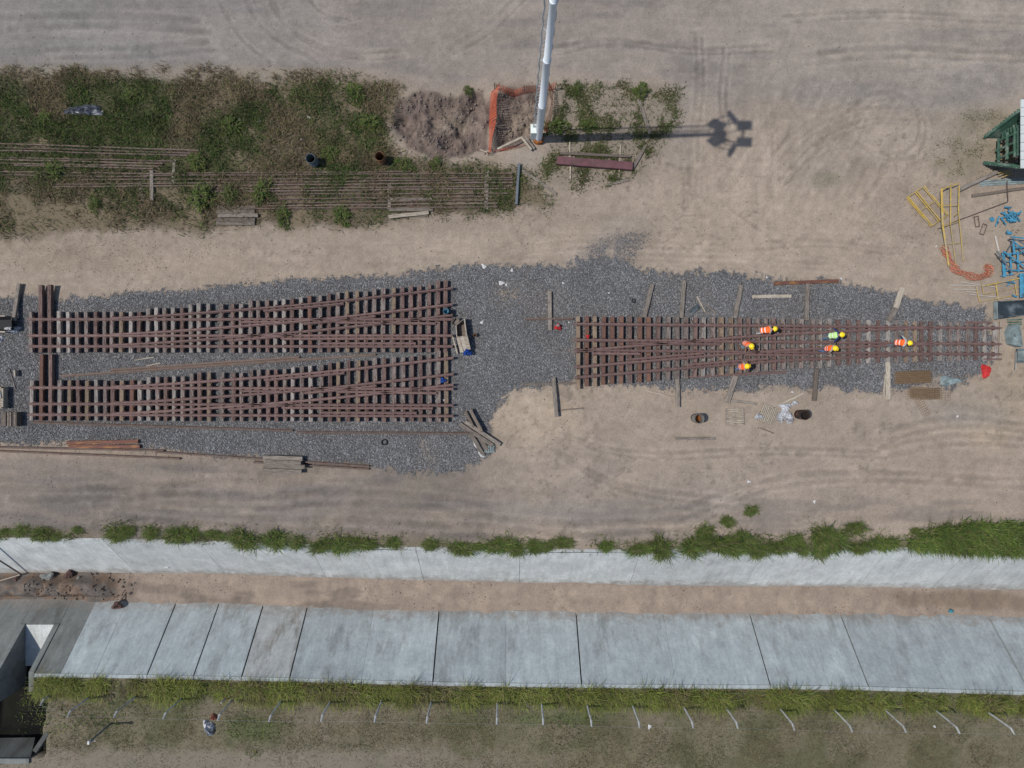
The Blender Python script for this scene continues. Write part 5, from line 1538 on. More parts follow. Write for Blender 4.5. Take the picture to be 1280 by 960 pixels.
# green hopper
hx, hy, _ = P(1236, 175)
t = thing('green_hopper', 'green ribbed steel hopper with white cover at the right edge', 'hopper', (hx, hy, 0))
zt = 2.3
A0 = P(1231, 172, .15); A1 = P(1275, 138, zt); B0 = P(1230, 203, .15); B1 = P(1277.5, 208.5, zt)
for (a, b, s_) in ((A0, A1, 1), (B0, B1, -1)):
    a = Vector(a); b = Vector(b); ex = Vector((3.2, 0, 0))
    th_ = Vector((0, .06 * s_, -.02))
    mb = MB(); mb.add([a, b, b + ex, a + ex, a + th_, b + th_, b + ex + th_, a + ex + th_], [(0, 1, 2, 3), (7, 6, 5, 4), (0, 4, 5, 1), (1, 5, 6, 2), (2, 6, 7, 3), (3, 7, 4, 0)])
    mb.build('side_panel', 'green_paint', t)
    mb = MB(); d = (b - a); mb.tube([a + Vector((-.02, 0, 0)), b + Vector((-.02, 0, 0))], .085, 6); mb.build('edge_flange', 'green_paint', t)
    for k_ in range(13):
        q = a + d * ((k_ + .5) / 13)
        mb = MB(); mb.box((q.x + .3, q.y + s_ * .09, q.z), (.75, .09, .09)); mb.build('rib', 'green_paint', t)
x0 = A0[0] + .55
for k_ in range(9):
    f_ = (k_ + .3) / 9; q0 = Vector(A0).lerp(Vector(A1), .25 + .6 * f_)
    mb = MB(); mb.box((x0 + .1 + .05 * k_, q0.y - .28, q0.z), (.06, .36, .07)); mb.build('slat', 'green_paint', t)
yc = (A0[1] + B0[1]) / 2
for (yy, z0_, z1_) in ((yc - .1, .25, 1.7), (yc + .45, .4, 1.9), (yc - .65, .3, 1.9)):
    mb = MB(); mb.beam((x0 + .15, yy, z0_), (x0 + .2, yy, z1_), .14, .12); mb.build('post', 'green_paint', t)
for zz in (.35, 1.0, 1.55, 1.8):
    mb = MB(); mb.beam((x0 + .1, yc - .85 - zz * .1, zz), (x0 + .1, yc + .55 + zz * .15, zz), .12, .12); mb.build('cross_beam', 'green_paint', t)
mb = MB(); mb.add([(x0 + 1.6, A0[1] + .2, .1), (x0 + 1.6, B0[1] - .2, .1), (x0 + 1.6, B1[1], zt), (x0 + 1.6, A1[1], zt), (x0 + 1.66, A0[1] + .2, .1), (x0 + 1.66, B0[1] - .2, .1), (x0 + 1.66, B1[1], zt), (x0 + 1.66, A1[1], zt)],
                  [(0, 1, 2, 3), (7, 6, 5, 4), (0, 4, 5, 1), (1, 5, 6, 2), (2, 6, 7, 3), (3, 7, 4, 0)]); mb.build('back_panel', 'dark_steel', t)
xr = P(1275.5, 170, zt + .1)[0]
yr = np.linspace(B1[1] - .15, A1[1] + .6, 9)
for i in range(8):
    mb = MB(); mb.box((xr + 1.6, (yr[i] + yr[i + 1]) / 2, zt + .12), (3.2, (yr[i + 1] - yr[i]) - .025, .06)); mb.build('cover_sheet', 'white_sheet', t)

# dark trough, grey chute, boards by the end of the right panel
x, y, _ = P(1262, 387); z = gz(1262, 387)
t = thing('steel_trough', 'blackened flat steel trough at the right edge by the panel end', 'trough', (x, y, z))
q = [P(1246, 377, .3), P(1292, 375, .3), P(1292, 392, .3), P(1246.5, 398.5, .3)]
mb = MB(); mb.add([(p[0], p[1], z + .12) for p in q] + [(p[0], p[1], z + .05) for p in q], [(0, 1, 2, 3), (7, 6, 5, 4), (0, 4, 5, 1), (1, 5, 6, 2), (2, 6, 7, 3), (3, 7, 4, 0)]); mb.build('tray', 'dark_steel', t)
for i in range(4):
    p, r_ = q[i], q[(i + 1) % 4]; mb = MB(); mb.beam((p[0], p[1], z + .06), (r_[0], r_[1], z + .06), .05, .28); mb.build('rim', 'grey_blue_steel' if i in (1, 3) else 'dark_steel', t)
x, y, _ = P(1270, 417); z = gz(1260, 420)
t = thing('concrete_bucket', 'grey-blue pointed steel chute plate at the right edge', 'steel chute', (x, y, z))
top = [P(1271, 405, .7), P(1260.5, 414.5, .35), P(1263.5, 430, .35), P(1279, 433.5, .6), P(1275, 406, .75)]
cen = P(1270, 419, .15)
V = [*top, cen] + [(p[0], p[1], z) for p in top]
mb = MB(); mb.add(V, [(0, 1, 5), (1, 2, 5), (2, 3, 5), (3, 4, 5), (4, 0, 5)] + [(i, i + 6, (i + 1) % 5 + 6, (i + 1) % 5) for i in range(5)] + [(10, 9, 8, 7, 6)]); mb.build('body', 'grey_blue_steel', t)
mb = MB(); c_ = P(1270, 419, .2); mb.lathe((c_[0], c_[1], .17), [(.06, 0), (.13, 0), (.13, .06), (.06, .06), (.06, 0)], 12); mb.build('outlet_ring', 'dark_steel', t)
for i, (a, lb) in enumerate([(1243, 'left'), (1250, 'right')]):
    timber((a, 402), (a - 1.5, 451), 'pale board across the narrow end of the right panel, %s of two' % lb, .22 if i == 0 else .1, .08, 'timber_pale', name='plank', cat='plank', z0=.02, z1=.02)
for i, yy in enumerate((400, 403, 406)):
    timber((1258 + i, yy), (1276, yy - .5), 'short green steel bar by the trough, %s of three' % ['upper', 'middle', 'lowest'][i], .09, .08, 'green_paint', name='steel_bar', cat='bar')
x, y, _ = P(1276, 445); t = thing('metal_barrow', 'pale metal barrow tray at the right edge below the chute', 'barrow', (x, y, gz(1276, 445)))
g_ = gz(1276, 445)
mb = MB(); mb.add([(x - .45, y - .3, g_ + .2), (x + .6, y - .3, g_ + .2), (x + .6, y + .3, g_ + .2), (x - .45, y + .3, g_ + .2), (x - .6, y - .45, g_ + .5), (x + .8, y - .45, g_ + .5), (x + .8, y + .45, g_ + .5), (x - .6, y + .45, g_ + .5)],
                  [(0, 1, 2, 3), (0, 4, 5, 1), (1, 5, 6, 2), (2, 6, 7, 3), (3, 7, 4, 0)]); mb.build('tray', 'grey_blue_steel', t)
for s_ in (-1, 1):
    mb = MB(); mb.tube([(x - .6, y - .9, g_ + .35), (x - .45, y + s_ * .25, g_ + .18), (x + .5, y + s_ * .2, g_ + .1)], .02, 5); mb.build('handle', 'galv', t)
mb = MB(); mb.lathe((x + .7, y, g_ + .17), [(.05, -.04), (.17, -.04), (.17, .04), (.05, .04)], 14, Matrix.Rotation(R(90), 3, 'X')); mb.build('wheel', 'rubber', t)

# ------------------------------------------------------------------ lawn fence
fx0, fy0, _ = P(60, 867); fx1, fy1, _ = P(1231, 887.5)
fence = thing('wire_fence', 'line of pale concrete fence posts with wires along the canal lawn', 'fence', (fx0, fy0, 0))
posts = [65, 116, 172, 230, 293, 354, 415, 478, 540, 622, 677, 733, 790, 853, 905, 973, 1040, 1104, 1168, 1231, 1294]
tops = []
for i, px in enumerate(posts):
    py = 867 + (px - 60) / 1171 * 20.5
    x, y, _ = P(px, py); z = gz(px, py)
    h = 2.25 if i == 0 else 1.95
    mb = MB()
    lx_, ly_ = rnd.uniform(-.05, .05), rnd.uniform(-.05, .05)
    tp = (x + lx_, y + ly_, z + h)
    # square post with a cranked top, one swept body
    w_ = .044
    pts = [(x, y, z - .4), tp, (tp[0] + (.0), tp[1] - .22, tp[2] + .24)]
    mb.tube(pts, w_ * 1.35, 4)
    mb.build('post', 'fence_post', fence)
    tops.append(pts)
for lvl in (0.45, .95, 1.45, 1.85):
    for i in range(len(tops) - 1):
        pass
    mb = MB(); pl = []
    for i, q in enumerate(tops):
        f_ = lvl / 1.95
        pl.append((q[0][0] + (q[1][0] - q[0][0]) * f_, q[0][1] - .06, lvl))
        if i < len(tops) - 1:
            n_ = tops[i + 1]; pl.append(((q[0][0] + n_[0][0]) / 2, (q[0][1] + n_[0][1]) / 2 - .06, lvl - .03))
    mb.tube(pl, .0016, 4); mb.build('wire', 'wire', fence)
mb = MB(); pl = []
for i, q in enumerate(tops):
    pl.append(q[2])
    if i < len(tops) - 1: pl.append(tuple((a + b) / 2 - (.03 if k_ == 2 else 0) for k_, (a, b) in enumerate(zip(q[2], tops[i + 1][2]))))
mb.tube(pl, .004, 4); mb.build('wire', 'wire', fence)
x, y, _ = P(139, 904); t = thing('marker_post', 'single leaning post with white cap on the lawn inside the fence', 'post', (x, y, 0))
mb = MB(); mb.tube([(x, y, -.3), (x + .02, y, 1.95)], .055, 6); mb.build('post_shaft', 'slate_post', t)
mb = MB(); mb.box((x + .02, y, 2.0), (.12, .2, .14)); mb.build('cap', 'litter_white', t)
mb = MB(); mb.tube([(x + .02, y, 1.8), (x + .3, y - .02, 1.86)], .02, 5); mb.build('arm', 'galv', t)
# broken strut on one fence post
x, y, _ = P(283, 872); mb = MB(); mb.tube([(x, y, 0), (x + .1, y + .15, .9)], .04, 5); tag(mb.build('fence_strut', 'fence_post'), 'short pale strut leaning at a fence post near the dumped sacks', 'strut')

# canal odds: pole, debris, bushes of rubbish
mb = MB(); mb.tube([P(-30, 682, .5), P(26, 717.5, -2.9)], .06, 8, .045); tag(mb.build('fallen_pole', 'timber_dark'), 'dark pole leaning down the canal slope at far left', 'pole')
mb = MB(); mb.tube([P(-10, 729, -2.8), P(25, 718.5, -2.8)], .04, 6); tag(mb.build('pale_pole', 'timber_pale'), 'thin pale pole on the canal debris at far left', 'pole')
for i, (a, b, s_, m_, lb) in enumerate([(58, 721, .55, 'clods', 'grey flat one'), (95, 728, .42, 'clods', 'one at its right end'), (118, 737, .35, 'clods', 'low one by the slope'), (62, 735, .6, 'rust', 'rusty one in the middle'), (85, 718, .5, 'rust', 'rusty one at the top'), (20, 728, .5, 'rust', 'rusty one at the left')]):
    q = P(a, b, -2.9)
    o_ = crumple(a, b, s_ * .85, s_ * .5, s_ * .3, 'lump in the canal debris heap, %s' % lb, 'concrete_old' if m_ == 'clods' else 'rust', 'debris_lump', 'debris', seed=200 + i, rz=i, sub=7, group='lumps of the canal debris heap')
    o_.location = (q[0], q[1], -3.0)
q0 = P(146, 758, -2.9); q1 = P(158, 740, -3.15)
mb = MB(); mb.tube([q0, q1], .07, 6, .03); tag(mb.build('driftwood', 'timber_dark'), 'dead branch lying at the foot of the canal slope', 'branch')
o_ = crumple(147, 756, .4, .25, .2, 'tangle of dead brown weed on the canal slope', 'rust', 'weed_tangle', 'weed', seed=210); o_.location = P(147, 757, -2.85)
n0 = 2600
sx = rs.uniform(-33, 33, n0); sy = SB(sx) + (NB(sx) - SB(sx)) * rs.uniform(-.02, 1.02, n0)
k = rs.rand(n0) < sstep(.42, .62, fbm(sx, sy, 1.6, 3, 97))
sx, sy = sx[k], sy[k]; ssz = .02 + .09 * rs.rand(len(sx)) ** 2.5
cc = np.array((0.19, 0.15, 0.122))[None] * rs.uniform(.55, 1.25, (len(sx), 1))
V_, F_, C_ = lumps(np.stack([sx, sy, sample_z(sx, sy) + ssz * .1], 1), ssz, cc, 9)
o = link('bed_pebbles', np_mesh('bed_pebbles', V_, F_, C_), 'clods'); o['kind'] = 'stuff'; tag(o, 'pebbles and crumbs scattered along the dry canal bed', 'pebbles')
n0 = 420
sx = rs.uniform(-33, -26, n0); yb0, yb1 = SB(sx), NB(sx)
sx = -33 + 7 * rs.rand(n0) ** 1.5; sy = yb0 + (yb1 - yb0) * np.clip(rs.normal(.5, .3, n0), 0, 1)
ssz = .02 + .2 * rs.rand(n0) ** 3
cc = np.where(rs.rand(n0, 1) < .5, np.array((0.135, 0.098, 0.075))[None], np.array((0.12, 0.108, 0.098))[None]) * rs.uniform(.7, 1.25, (n0, 1))
V_, F_, C_ = lumps(np.stack([sx, sy, sample_z(sx, sy) + ssz * .2], 1), ssz, cc, 8)
o = link('canal_rubble', np_mesh('canal_rubble', V_, F_, C_), 'clods'); o['kind'] = 'stuff'; tag(o, 'rusty rubble and grey stones on the canal bed at far left', 'rubble')

# ------------------------------------------------------------------ vegetation
GREENS = np.array([(0.085, 0.145, 0.028), (0.125, 0.180, 0.038), (0.060, 0.105, 0.030), (0.160, 0.190, 0.048), (0.095, 0.115, 0.034)])
DRY = np.array([(0.20, 0.16, 0.10), (0.155, 0.125, 0.075), (0.13, 0.10, 0.055)])


def pick(rs_, n, dry=.2, pal=GREENS):
    c = pal[rs_.randint(0, len(pal), n)]
    d = DRY[rs_.randint(0, len(DRY), n)]
    k_ = rs_.rand(n) < dry
    return np.where(k_[:, None], d, c) * rs_.uniform(.7, 1.3, (n, 1))


def tussock_mesh(name, seed, n=260, r=.45, L=(.5, 1.0), dry=.12, W=.032, dirb=None):
    rs_ = np.random.RandomState(seed)
    a = rs_.uniform(0, 6.283, n); rr_ = r * rs_.rand(n) ** .62 * (1 + .35 * np.sin(2 * a + seed) + .28 * np.sin(5 * a + 3 * seed))
    base = np.stack([rr_ * np.cos(a), rr_ * np.sin(a), np.zeros(n)], 1)
    az = np.where(rs_.rand(n) < .45, rs_.uniform(0, 6.283, n), a + rs_.normal(0, .7, n))
    if dirb is not None: az = np.where(rs_.rand(n) < .6, dirb + rs_.normal(0, .6, n), az)
    ln = rs_.uniform(*L, n); lean = rs_.uniform(.15, .75, n); droop = rs_.uniform(.3, 1.3, n)
    V, F, C_ = blades(base, az, ln, lean, droop, np.full(n, W) * rs_.uniform(.7, 1.4, n), pick(rs_, n, dry), 3)
    C_ = C_ * np.repeat(.55 + .9 * fbm(base[:, 0], base[:, 1], .22, 2, seed), 8)[:, None]
    return np_mesh(name, V, F, C_)


TM = [tussock_mesh('grass_tussock', 300 + i, 520 + 60 * (i % 3), .50 + .06 * (i % 2), (.3, .8), .08 + .05 * (i % 3), dirb=(-1.57 if i % 2 else None)) for i in range(6)]
for m_ in TM: m_.materials.append(MATS['foliage'])

# clumps along the northern crest of the canal: each a plant of its own
nclumps = [(8, 665, .6), (27, 663, .75), (55, 668, .95), (70, 670, .7), (98, 662, .6), (148, 667, 1.0), (160, 664, .8), (190, 666, .9), (222, 669, 1.2), (238, 666, 1.05), (270, 668, .85), (306, 674, 1.3), (345, 675, 1.25), (372, 678, 1.0),
           (402, 683, 1.25), (425, 681, 1.2), (446, 679, 1.2), (462, 679, .9), (492, 678, .75), (538, 680, .75), (578, 686, 1.2), (600, 682, .7), (624, 682, 1.25), (645, 685, 1.2), (668, 683, .9), (684, 682, .8), (704, 678, .8), (757, 681, .9),
           (800, 687, 1.05), (826, 684, 1.35), (864, 685, 1.05), (880, 665, 1.0), (896, 680, 1.4), (917, 684, 1.35), (930, 674, 1.15), (945, 687, 1.0), (909, 652, .6), (938, 638, .55), (972, 685, 1.1), (990, 674, .9), (1000, 686, 1.0), (1028, 668, 1.3), (1040, 676, 1.4),
           (1026, 685, 1.2), (1068, 660, .8), (1102, 678, 1.2), (1144, 664, .55), (1073, 684, .9)]
def nth(n):
    tens = {20: 'twent', 30: 'thirt', 40: 'fort'}
    low = ORD + ['sixteenth', 'seventeenth', 'eighteenth', 'nineteenth']
    if n < 19: return low[n]
    n += 1; t_, u_ = n // 10 * 10, n % 10
    return tens[t_] + 'ieth' if u_ == 0 else tens[t_] + 'y-' + low[u_ - 1]


order = {i: k_ for k_, i in enumerate(sorted(range(len(nclumps)), key=lambda q: nclumps[q][0]))}
for i, (a, b, s_) in enumerate(nclumps):
    z = gz(a, b)
    if P(a, b)[1] < float(NT(P(a, b)[0])): z = 0
    o_ = link('grass_tussock', TM[i % 6], None, None, P(a, b, max(z, -.05)))
    s_ *= .78 if a > 780 else .70
    o_.scale = (s_ * rnd.uniform(.95, 1.6), s_ * rnd.uniform(.7, .95), s_ * (.75 + .3 * rnd.random())); o_.rotation_euler.z = rnd.uniform(-.35, .35) + (0 if i % 2 else rnd.choice([0, math.pi]))
    tag(o_, '%s grass tuft from the left along the upper canal edge' % nth(order[i]), 'grass tuft', 'grass tufts along the upper canal edge')


def scatter_blades(name, label, cat, n, xr, yr, dens, L, W, pal_dry, seed, nseg=2, zf=None, pal=GREENS, lean=(.1, .9), droop=(.2, 1.0), dirb=None, clump=0.0, dirp=.5):
    rs_ = np.random.RandomState(seed)
    x = rs_.uniform(*xr, n); y = rs_.uniform(*yr, n)
    d = dens(x, y); k_ = rs_.rand(n) < d
    x, y = x[k_], y[k_]; n = len(x)
    d = d[k_]
    az = rs_.uniform(0, 6.283, n)
    if dirb is not None: az = np.where(rs_.rand(n) < dirp, dirb + rs_.normal(0, .7, n), az)
    ln = rs_.uniform(*L, n)
    if clump: ln = ln * (.4 + 1.2 * fbm(x, y, clump, 2, seed))
    z = zf(x, y) if zf else sample_z(x, y)
    dry = pal_dry(x, y) if callable(pal_dry) else np.full(n, pal_dry)
    c = pal[rs_.randint(0, len(pal), n)]; dd = DRY[rs_.randint(0, len(DRY), n)]
    c = np.where((rs_.rand(n) < dry)[:, None], dd, c) * rs_.uniform(.65, 1.3, (n, 1)) * (.55 + .9 * fbm(x, y, .7, 3, seed + 5))[:, None]
    V, F, C_ = blades(np.stack([x, y, z], 1), az, ln, rs_.uniform(*lean, n), rs_.uniform(*droop, n), W * rs_.uniform(.6, 1.5, n), c, nseg)
    o_ = link(name, np_mesh(name, V, F, C_), 'foliage'); o_['kind'] = 'stuff'
    tag(o_, label, cat)
    return o_


pxy = lambda x, y: (x / S + 640, 480 - y / S)
DARKG = np.array([(0.048, 0.075, 0.020), (0.070, 0.108, 0.026), (0.034, 0.056, 0.020), (0.092, 0.115, 0.032)])


def dens_weeds(x, y):
    px, py = pxy(x, y)
    s_ = sstep(-10, 14, poly_sd(px, py, WEEDS) + (fbm(px, py, 45, 4, 2) - .5) * 26)
    nn = sstep(.36, .60, fbm(px, py, 26, 4, 113))
    up = sstep(236, 205, py) * .3 + .70
    straw = sstep(250, 276, py)
    path = 1 - .75 * sstep(.5, .6, fbm(px, py, 34, 4, 14)) * sstep(235, 250, py)
    rr_ = sstep(10, 3, np.abs(py - 208)) * sstep(640, 500, px)
    return np.clip(s_ * (.22 + .78 * nn) * up * path * (1 - .55 * straw), 0, 1)


def dry_weeds(x, y):
    px, py = pxy(x, y)
    return np.clip(.12 + .75 * sstep(.46, .62, fbm(px, py, 60, 3, 118)) + .30 * sstep(235, 262, py) * sstep(380, 250, px) + .5 * sstep(106, 94, py), 0, .92)


scatter_blades('tall_weeds', 'dense dark green weeds and dry stalks overgrowing the old rails at upper left', 'weeds', 210000, (-33.5, 3.2), (9.2, 20.4), dens_weeds, (.10, .42), .036, dry_weeds, 401, 2, pal=DARKG, clump=1.1)


def dens_w2(x, y):
    px, py = pxy(x, y)
    s_ = sstep(-6, 16, poly_sd(px, py, WEEDS2) + (fbm(px, py, 26, 4, 2) - .5) * 34)
    return s_ * (.1 + .9 * sstep(.44, .6, fbm(px, py, 17, 4, 131)))


scatter_blades('low_weeds', 'patchy low green weeds around the red beam right of the mast', 'weeds', 60000, (-.5, 11.5), (11, 19.6), dens_w2, (.08, .24), .032, .28, 402, 2, pal=GREENS * .62, clump=.8)


def dens_e(x, y):
    px, py = pxy(x, y)
    s_ = np.zeros(x.shape)
    for (a, b, rx, ry, k_) in [(1200, 196, 42, 28, 1.0), (1235, 148, 40, 16, .8), (1248, 192, 12, 14, 1.0), (1250, 225, 40, 8, .4), (1030, 228, 30, 10, .25), (660, 262, 70, 14, .6), (1216, 160, 30, 20, .3), (1240, 285, 30, 10, .25),
                               (1180, 195, 30, 24, .35), (1268, 288, 8, 6, .8), (560, 272, 110, 8, .7), (690, 300, 60, 20, .08), (60, 330, 200, 14, .10), (200, 312, 200, 14, .16), (840, 130, 24, 34, .35)]:
        s_ = np.maximum(s_, k_ * sstep(1.2, .4, np.sqrt(((px - a) / rx) ** 2 + ((py - b) / ry) ** 2)))
    return s_ * sstep(.42, .62, fbm(px, py, 12, 4, 141))


scatter_blades('sparse_weeds', 'sparse low weeds dotted over the sand near the hopper and the rails', 'weeds', 170000, (-33, 33), (6, 18.5), dens_e, (.05, .14), .022, .45, 403, 2, pal=GREENS * .6)


def dens_verge(x, y):
    px, py = pxy(x, y)
    d = y - NT(x)
    near = np.zeros(x.shape)
    for (a, b, q) in nclumps:
        near = np.maximum(near, np.exp(-(((px - a) / (16 * q)) ** 2 + ((py - b - 1) / (9 * q)) ** 2)))
    near = near * sstep(.40, .60, fbm(px, py, 6, 3, 153)) * (d > -.1)
    return .75 * near + sstep(-.1, .1, d) * sstep(1.5, .2, d + (fbm(px, py, 30, 3, 152) - .5) * 1.2) * sstep(.48, .62, fbm(px / 2, py, 14, 3, 151)) * (.2 + .6 * sstep(560, 300, px) + .5 * sstep(840, 900, px) * sstep(1130, 1060, px))


scatter_blades('verge_grass', 'low straggling grass along the upper rim of the canal', 'grass', 110000, (-33.5, 33.5), (-12, -7.2), dens_verge, (.1, .36), .03, .25, 404, 2)


def dens_mound(x, y):
    px, py = pxy(x, y)
    a = sstep(1.15, .75, np.sqrt(((px - 1225) / 86) ** 2 + ((py - 674) / 21) ** 2) + (fbm(px, py, 14, 3, 161) - .5) * .5)
    return a * (y > NT(x) - .12)


scatter_blades('grass_mound', 'dense bright grass mound on the canal rim at lower right', 'grass', 24000, (25, 34.2), (-11.6, -8.2), dens_mound, (.3, .75), .036, .06, 405, 3, dirb=-1.57, pal=GREENS * 1.05)


def dens_hedge(x, y):
    px, py = pxy(x, y)
    d = ST(x) - y - .35
    s_ = sstep(-.12, .1, d) * sstep(1.0, .75, d + (fbm(x, y, .8, 2, 171) - .5) * .5)
    nn = sstep(.36, .56, fbm(x, y * .6, 1.1, 3, 172))
    gaps = np.ones(x.shape)
    for (g0, g1) in [(100, 112), (134, 166), (572, 578), (950, 957), (1078, 1092), (1120, 1128), (1180, 1196), (1262, 1275)]:
        gaps = gaps * (1 - sstep(g0 - 4, g0 + 3, px) * sstep(g1 + 4, g1 - 3, px) * .92)
    return s_ * (.16 + .84 * nn) * gaps * (x > -30.0)


def dry_hedge(x, y):
    return np.clip(.10 + .35 * sstep(.5, .66, fbm(x, y, 1.8, 3, 175)), 0, 1)


HEDGE = np.array([(0.180, 0.215, 0.042), (0.225, 0.240, 0.058), (0.140, 0.180, 0.038), (0.180, 0.170, 0.050), (0.090, 0.125, 0.030)])
scatter_blades('canal_grass', 'tall yellow-green grass fringe along the lower canal edge by the fence', 'grass', 190000, (-30.4, 34.2), (-21.2, -18.6), dens_hedge, (.28, .82), .028, dry_hedge, 406, 3, pal=HEDGE, dirb=-1.57, dirp=.6, lean=(.15, .8), droop=(.4, 1.4), clump=1.6)

LAWN = np.array([(0.098, 0.108, 0.046), (0.120, 0.118, 0.056), (0.080, 0.095, 0.038)])


def dens_lawn(x, y):
    px, py = pxy(x, y)
    a = sstep(.38, .6, fbm(x, y, 1.3, 4, 181)) * .75 + .25
    drn = (x < -30.0) & (y > -23.5)
    road_ = sstep(-22.9, -23.6, y) * sstep(8, -14, x)
    return np.where(drn, 0.0, a * (1 - .75 * road_)) * ((ST(x) - y) > .9)


scatter_blades('lawn_grass', 'short dry patchy lawn below the fence at the bottom', 'grass', 125000, (-33.8, 34), (-25.4, -19.4), dens_lawn, (.06, .19), .03, lambda x, y: np.clip(.3 + .55 * sstep(.45, .62, fbm(x, y, 2.6, 3, 182)), 0, 1), 407, 1, pal=LAWN, lean=(.3, 1.2))


def dens_lush(x, y):
    px, py = pxy(x, y)
    s_ = np.zeros(x.shape)
    for (a, b, rx, ry, k_) in [(318, 910, 44, 15, .7), (700, 900, 60, 8, .5), (70, 900, 20, 26, .4), (120, 895, 40, 20, .4), (20, 905, 30, 40, .5), (50, 930, 24, 12, .4), (318, 940, 12, 6, .8), (175, 876, 80, 8, .4)]:
        s_ = np.maximum(s_, k_ * sstep(1.15, .5, np.sqrt(((px - a) / rx) ** 2 + ((py - b) / ry) ** 2)))
    return s_ * (.4 + .6 * sstep(.4, .6, fbm(x, y, .7, 3, 185)))


scatter_blades('lush_grass', 'greener grass patches on the lawn and around the side drain', 'grass', 36000, (-34, 6), (-24.5, -19.2), dens_lush, (.10, .28), .035, .12, 408, 2)


def dens_straw(x, y):
    px, py = pxy(x, y)
    return sstep(15, 3, np.abs(py - 95 - (fbm(px, py, 20, 3, 191) - .5) * 14)) * sstep(.40, .55, fbm(px, py, 16, 3, 192)) * sstep(450, 380, px)


scatter_blades('straw_fringe', 'pale dry straw fringe along the top of the weeds', 'straw', 16000, (-33.5, -8), (18, 21), dens_straw, (.15, .4), .03, .93, 409, 2)

# leafy bushes standing out of the weeds
def bush_mesh(seed, n=420, r=.75, h=.7):
    rs_ = np.random.RandomState(seed)
    a = rs_.uniform(0, 6.283, n); rr_ = r * np.sqrt(rs_.rand(n)) * (1 + .35 * np.sin(2 * a + seed) + .3 * np.sin(5 * a + 2 * seed))
    z = h * rs_.rand(n) * (1 - (rr_ / r / 1.3) ** 2).clip(.05)
    base = np.stack([rr_ * np.cos(a), rr_ * np.sin(a), z], 1)
    V, F, C_ = blades(base, a + rs_.normal(0, .9, n), rs_.uniform(.12, .34, n), rs_.uniform(.3, 1.3, n), rs_.uniform(.2, 1.2, n), rs_.uniform(.04, .09, n), pick(rs_, n, .08, GREENS * .72), 2)
    # stems
    ns = 16; aa = rs_.uniform(0, 6.283, ns); q = r * .8 * np.sqrt(rs_.rand(ns))
    V2, F2, C2 = blades(np.zeros((ns, 3)), aa, np.sqrt(q ** 2 + (h * .7) ** 2), np.arctan2(q, h * .8), np.full(ns, .2), np.full(ns, .025), np.tile(np.array([[.07, .06, .03]]), (ns, 1)), 3)
    return np_mesh('weed_bush', np.concatenate([V, V2]), np.concatenate([F, F2 + len(V)]), np.concatenate([C_, C2]))


BM = [bush_mesh(500 + i) for i in range(4)]
for m_ in BM: m_.materials.append(MATS['foliage'])
for i, (a, b, s_, lb) in enumerate([(250, 204, 1.05, 'bright leafy bush growing up through the left rails'), (255, 247, 1.1, 'bright leafy bush just left of the small plank pile'), (290, 158, .8, 'small bright bush in the weeds above the rails'), (290, 243, .8, 'leafy bush between the rails above the plank pile'),
                                    (330, 240, .9, 'leafy bush at the start of the lower rails'), (72, 214, .8, 'bright bush on the rails near the left edge'), (120, 256, .6, 'dark small bush below the weedy rails'), (355, 270, .7, 'low bush right of the small plank pile'),
                                    (428, 270, .75, 'low bush below the middle of the long rail row'), (445, 118, .8, 'bush at the upper rim of the weeds'), (585, 114, .5, 'small bush at the top of the dug earth'), (505, 207, .7, 'bush between drum and rails below the dug earth'),
                                    (415, 192, .7, 'pale leafy bush right of the dark blue drum'), (694, 160, .85, 'bright bush right behind the mast foot'), (735, 158, .6, 'small bush on the mast shadow'), (720, 113, .45, 'isolated small bush near the yard edge'), (800, 116, .7, 'bush at the upper end of the slanted weed plank'),
                                    (465, 155, .8, 'dark bush left of the dug earth'), (545, 206, .5, 'low bush under the dug earth'), (165, 122, .7, 'bush near the top left in the weeds'), (60, 150, .8, 'bush left of the black plastic sheet')]):
    o_ = link('weed_bush', BM[i % 4], None, None, P(a, b, gz(a, b)))
    o_.scale = (s_ * (.75 + .55 * ((i * 37) % 10) / 10), s_ * (.7 + .35 * ((i * 53) % 10) / 10), s_ * .8); o_.rotation_euler.z = i * 1.1
    tag(o_, lb, 'bush', 'bushes in the weeds')
# grey dead shrub at the drain
V_, F_, C_ = blades(np.zeros((140, 3)), rs.uniform(0, 6.283, 140), rs.uniform(.3, .8, 140), rs.uniform(.1, 1.1, 140), rs.uniform(0, .5, 140), np.full(140, .018), np.tile(np.array([[.22, .21, .2]]), (140, 1)), 2)
tag(link('dead_shrub', np_mesh('dead_shrub', V_, F_, C_), 'foliage', None, (-30.9, -19.3, -1.6)), 'bare grey dead shrub in the side drain', 'shrub')

# ------------------------------------------------------------------ workers
def ik(a, b, l1, l2, hint):
    a = Vector(a); b = Vector(b); d = b - a; L = min(d.length, (l1 + l2) * .985); d.normalize()
    x = (l1 * l1 - l2 * l2 + L * L) / (2 * L); h_ = math.sqrt(max(l1 * l1 - x * x, 0))
    hv = Vector(hint); hv = hv - d * hv.dot(d)
    if hv.length < 1e-4: hv = Vector((0, 0, 1))
    hv.normalize()
    return a + d * x + hv * h_, a + d * L


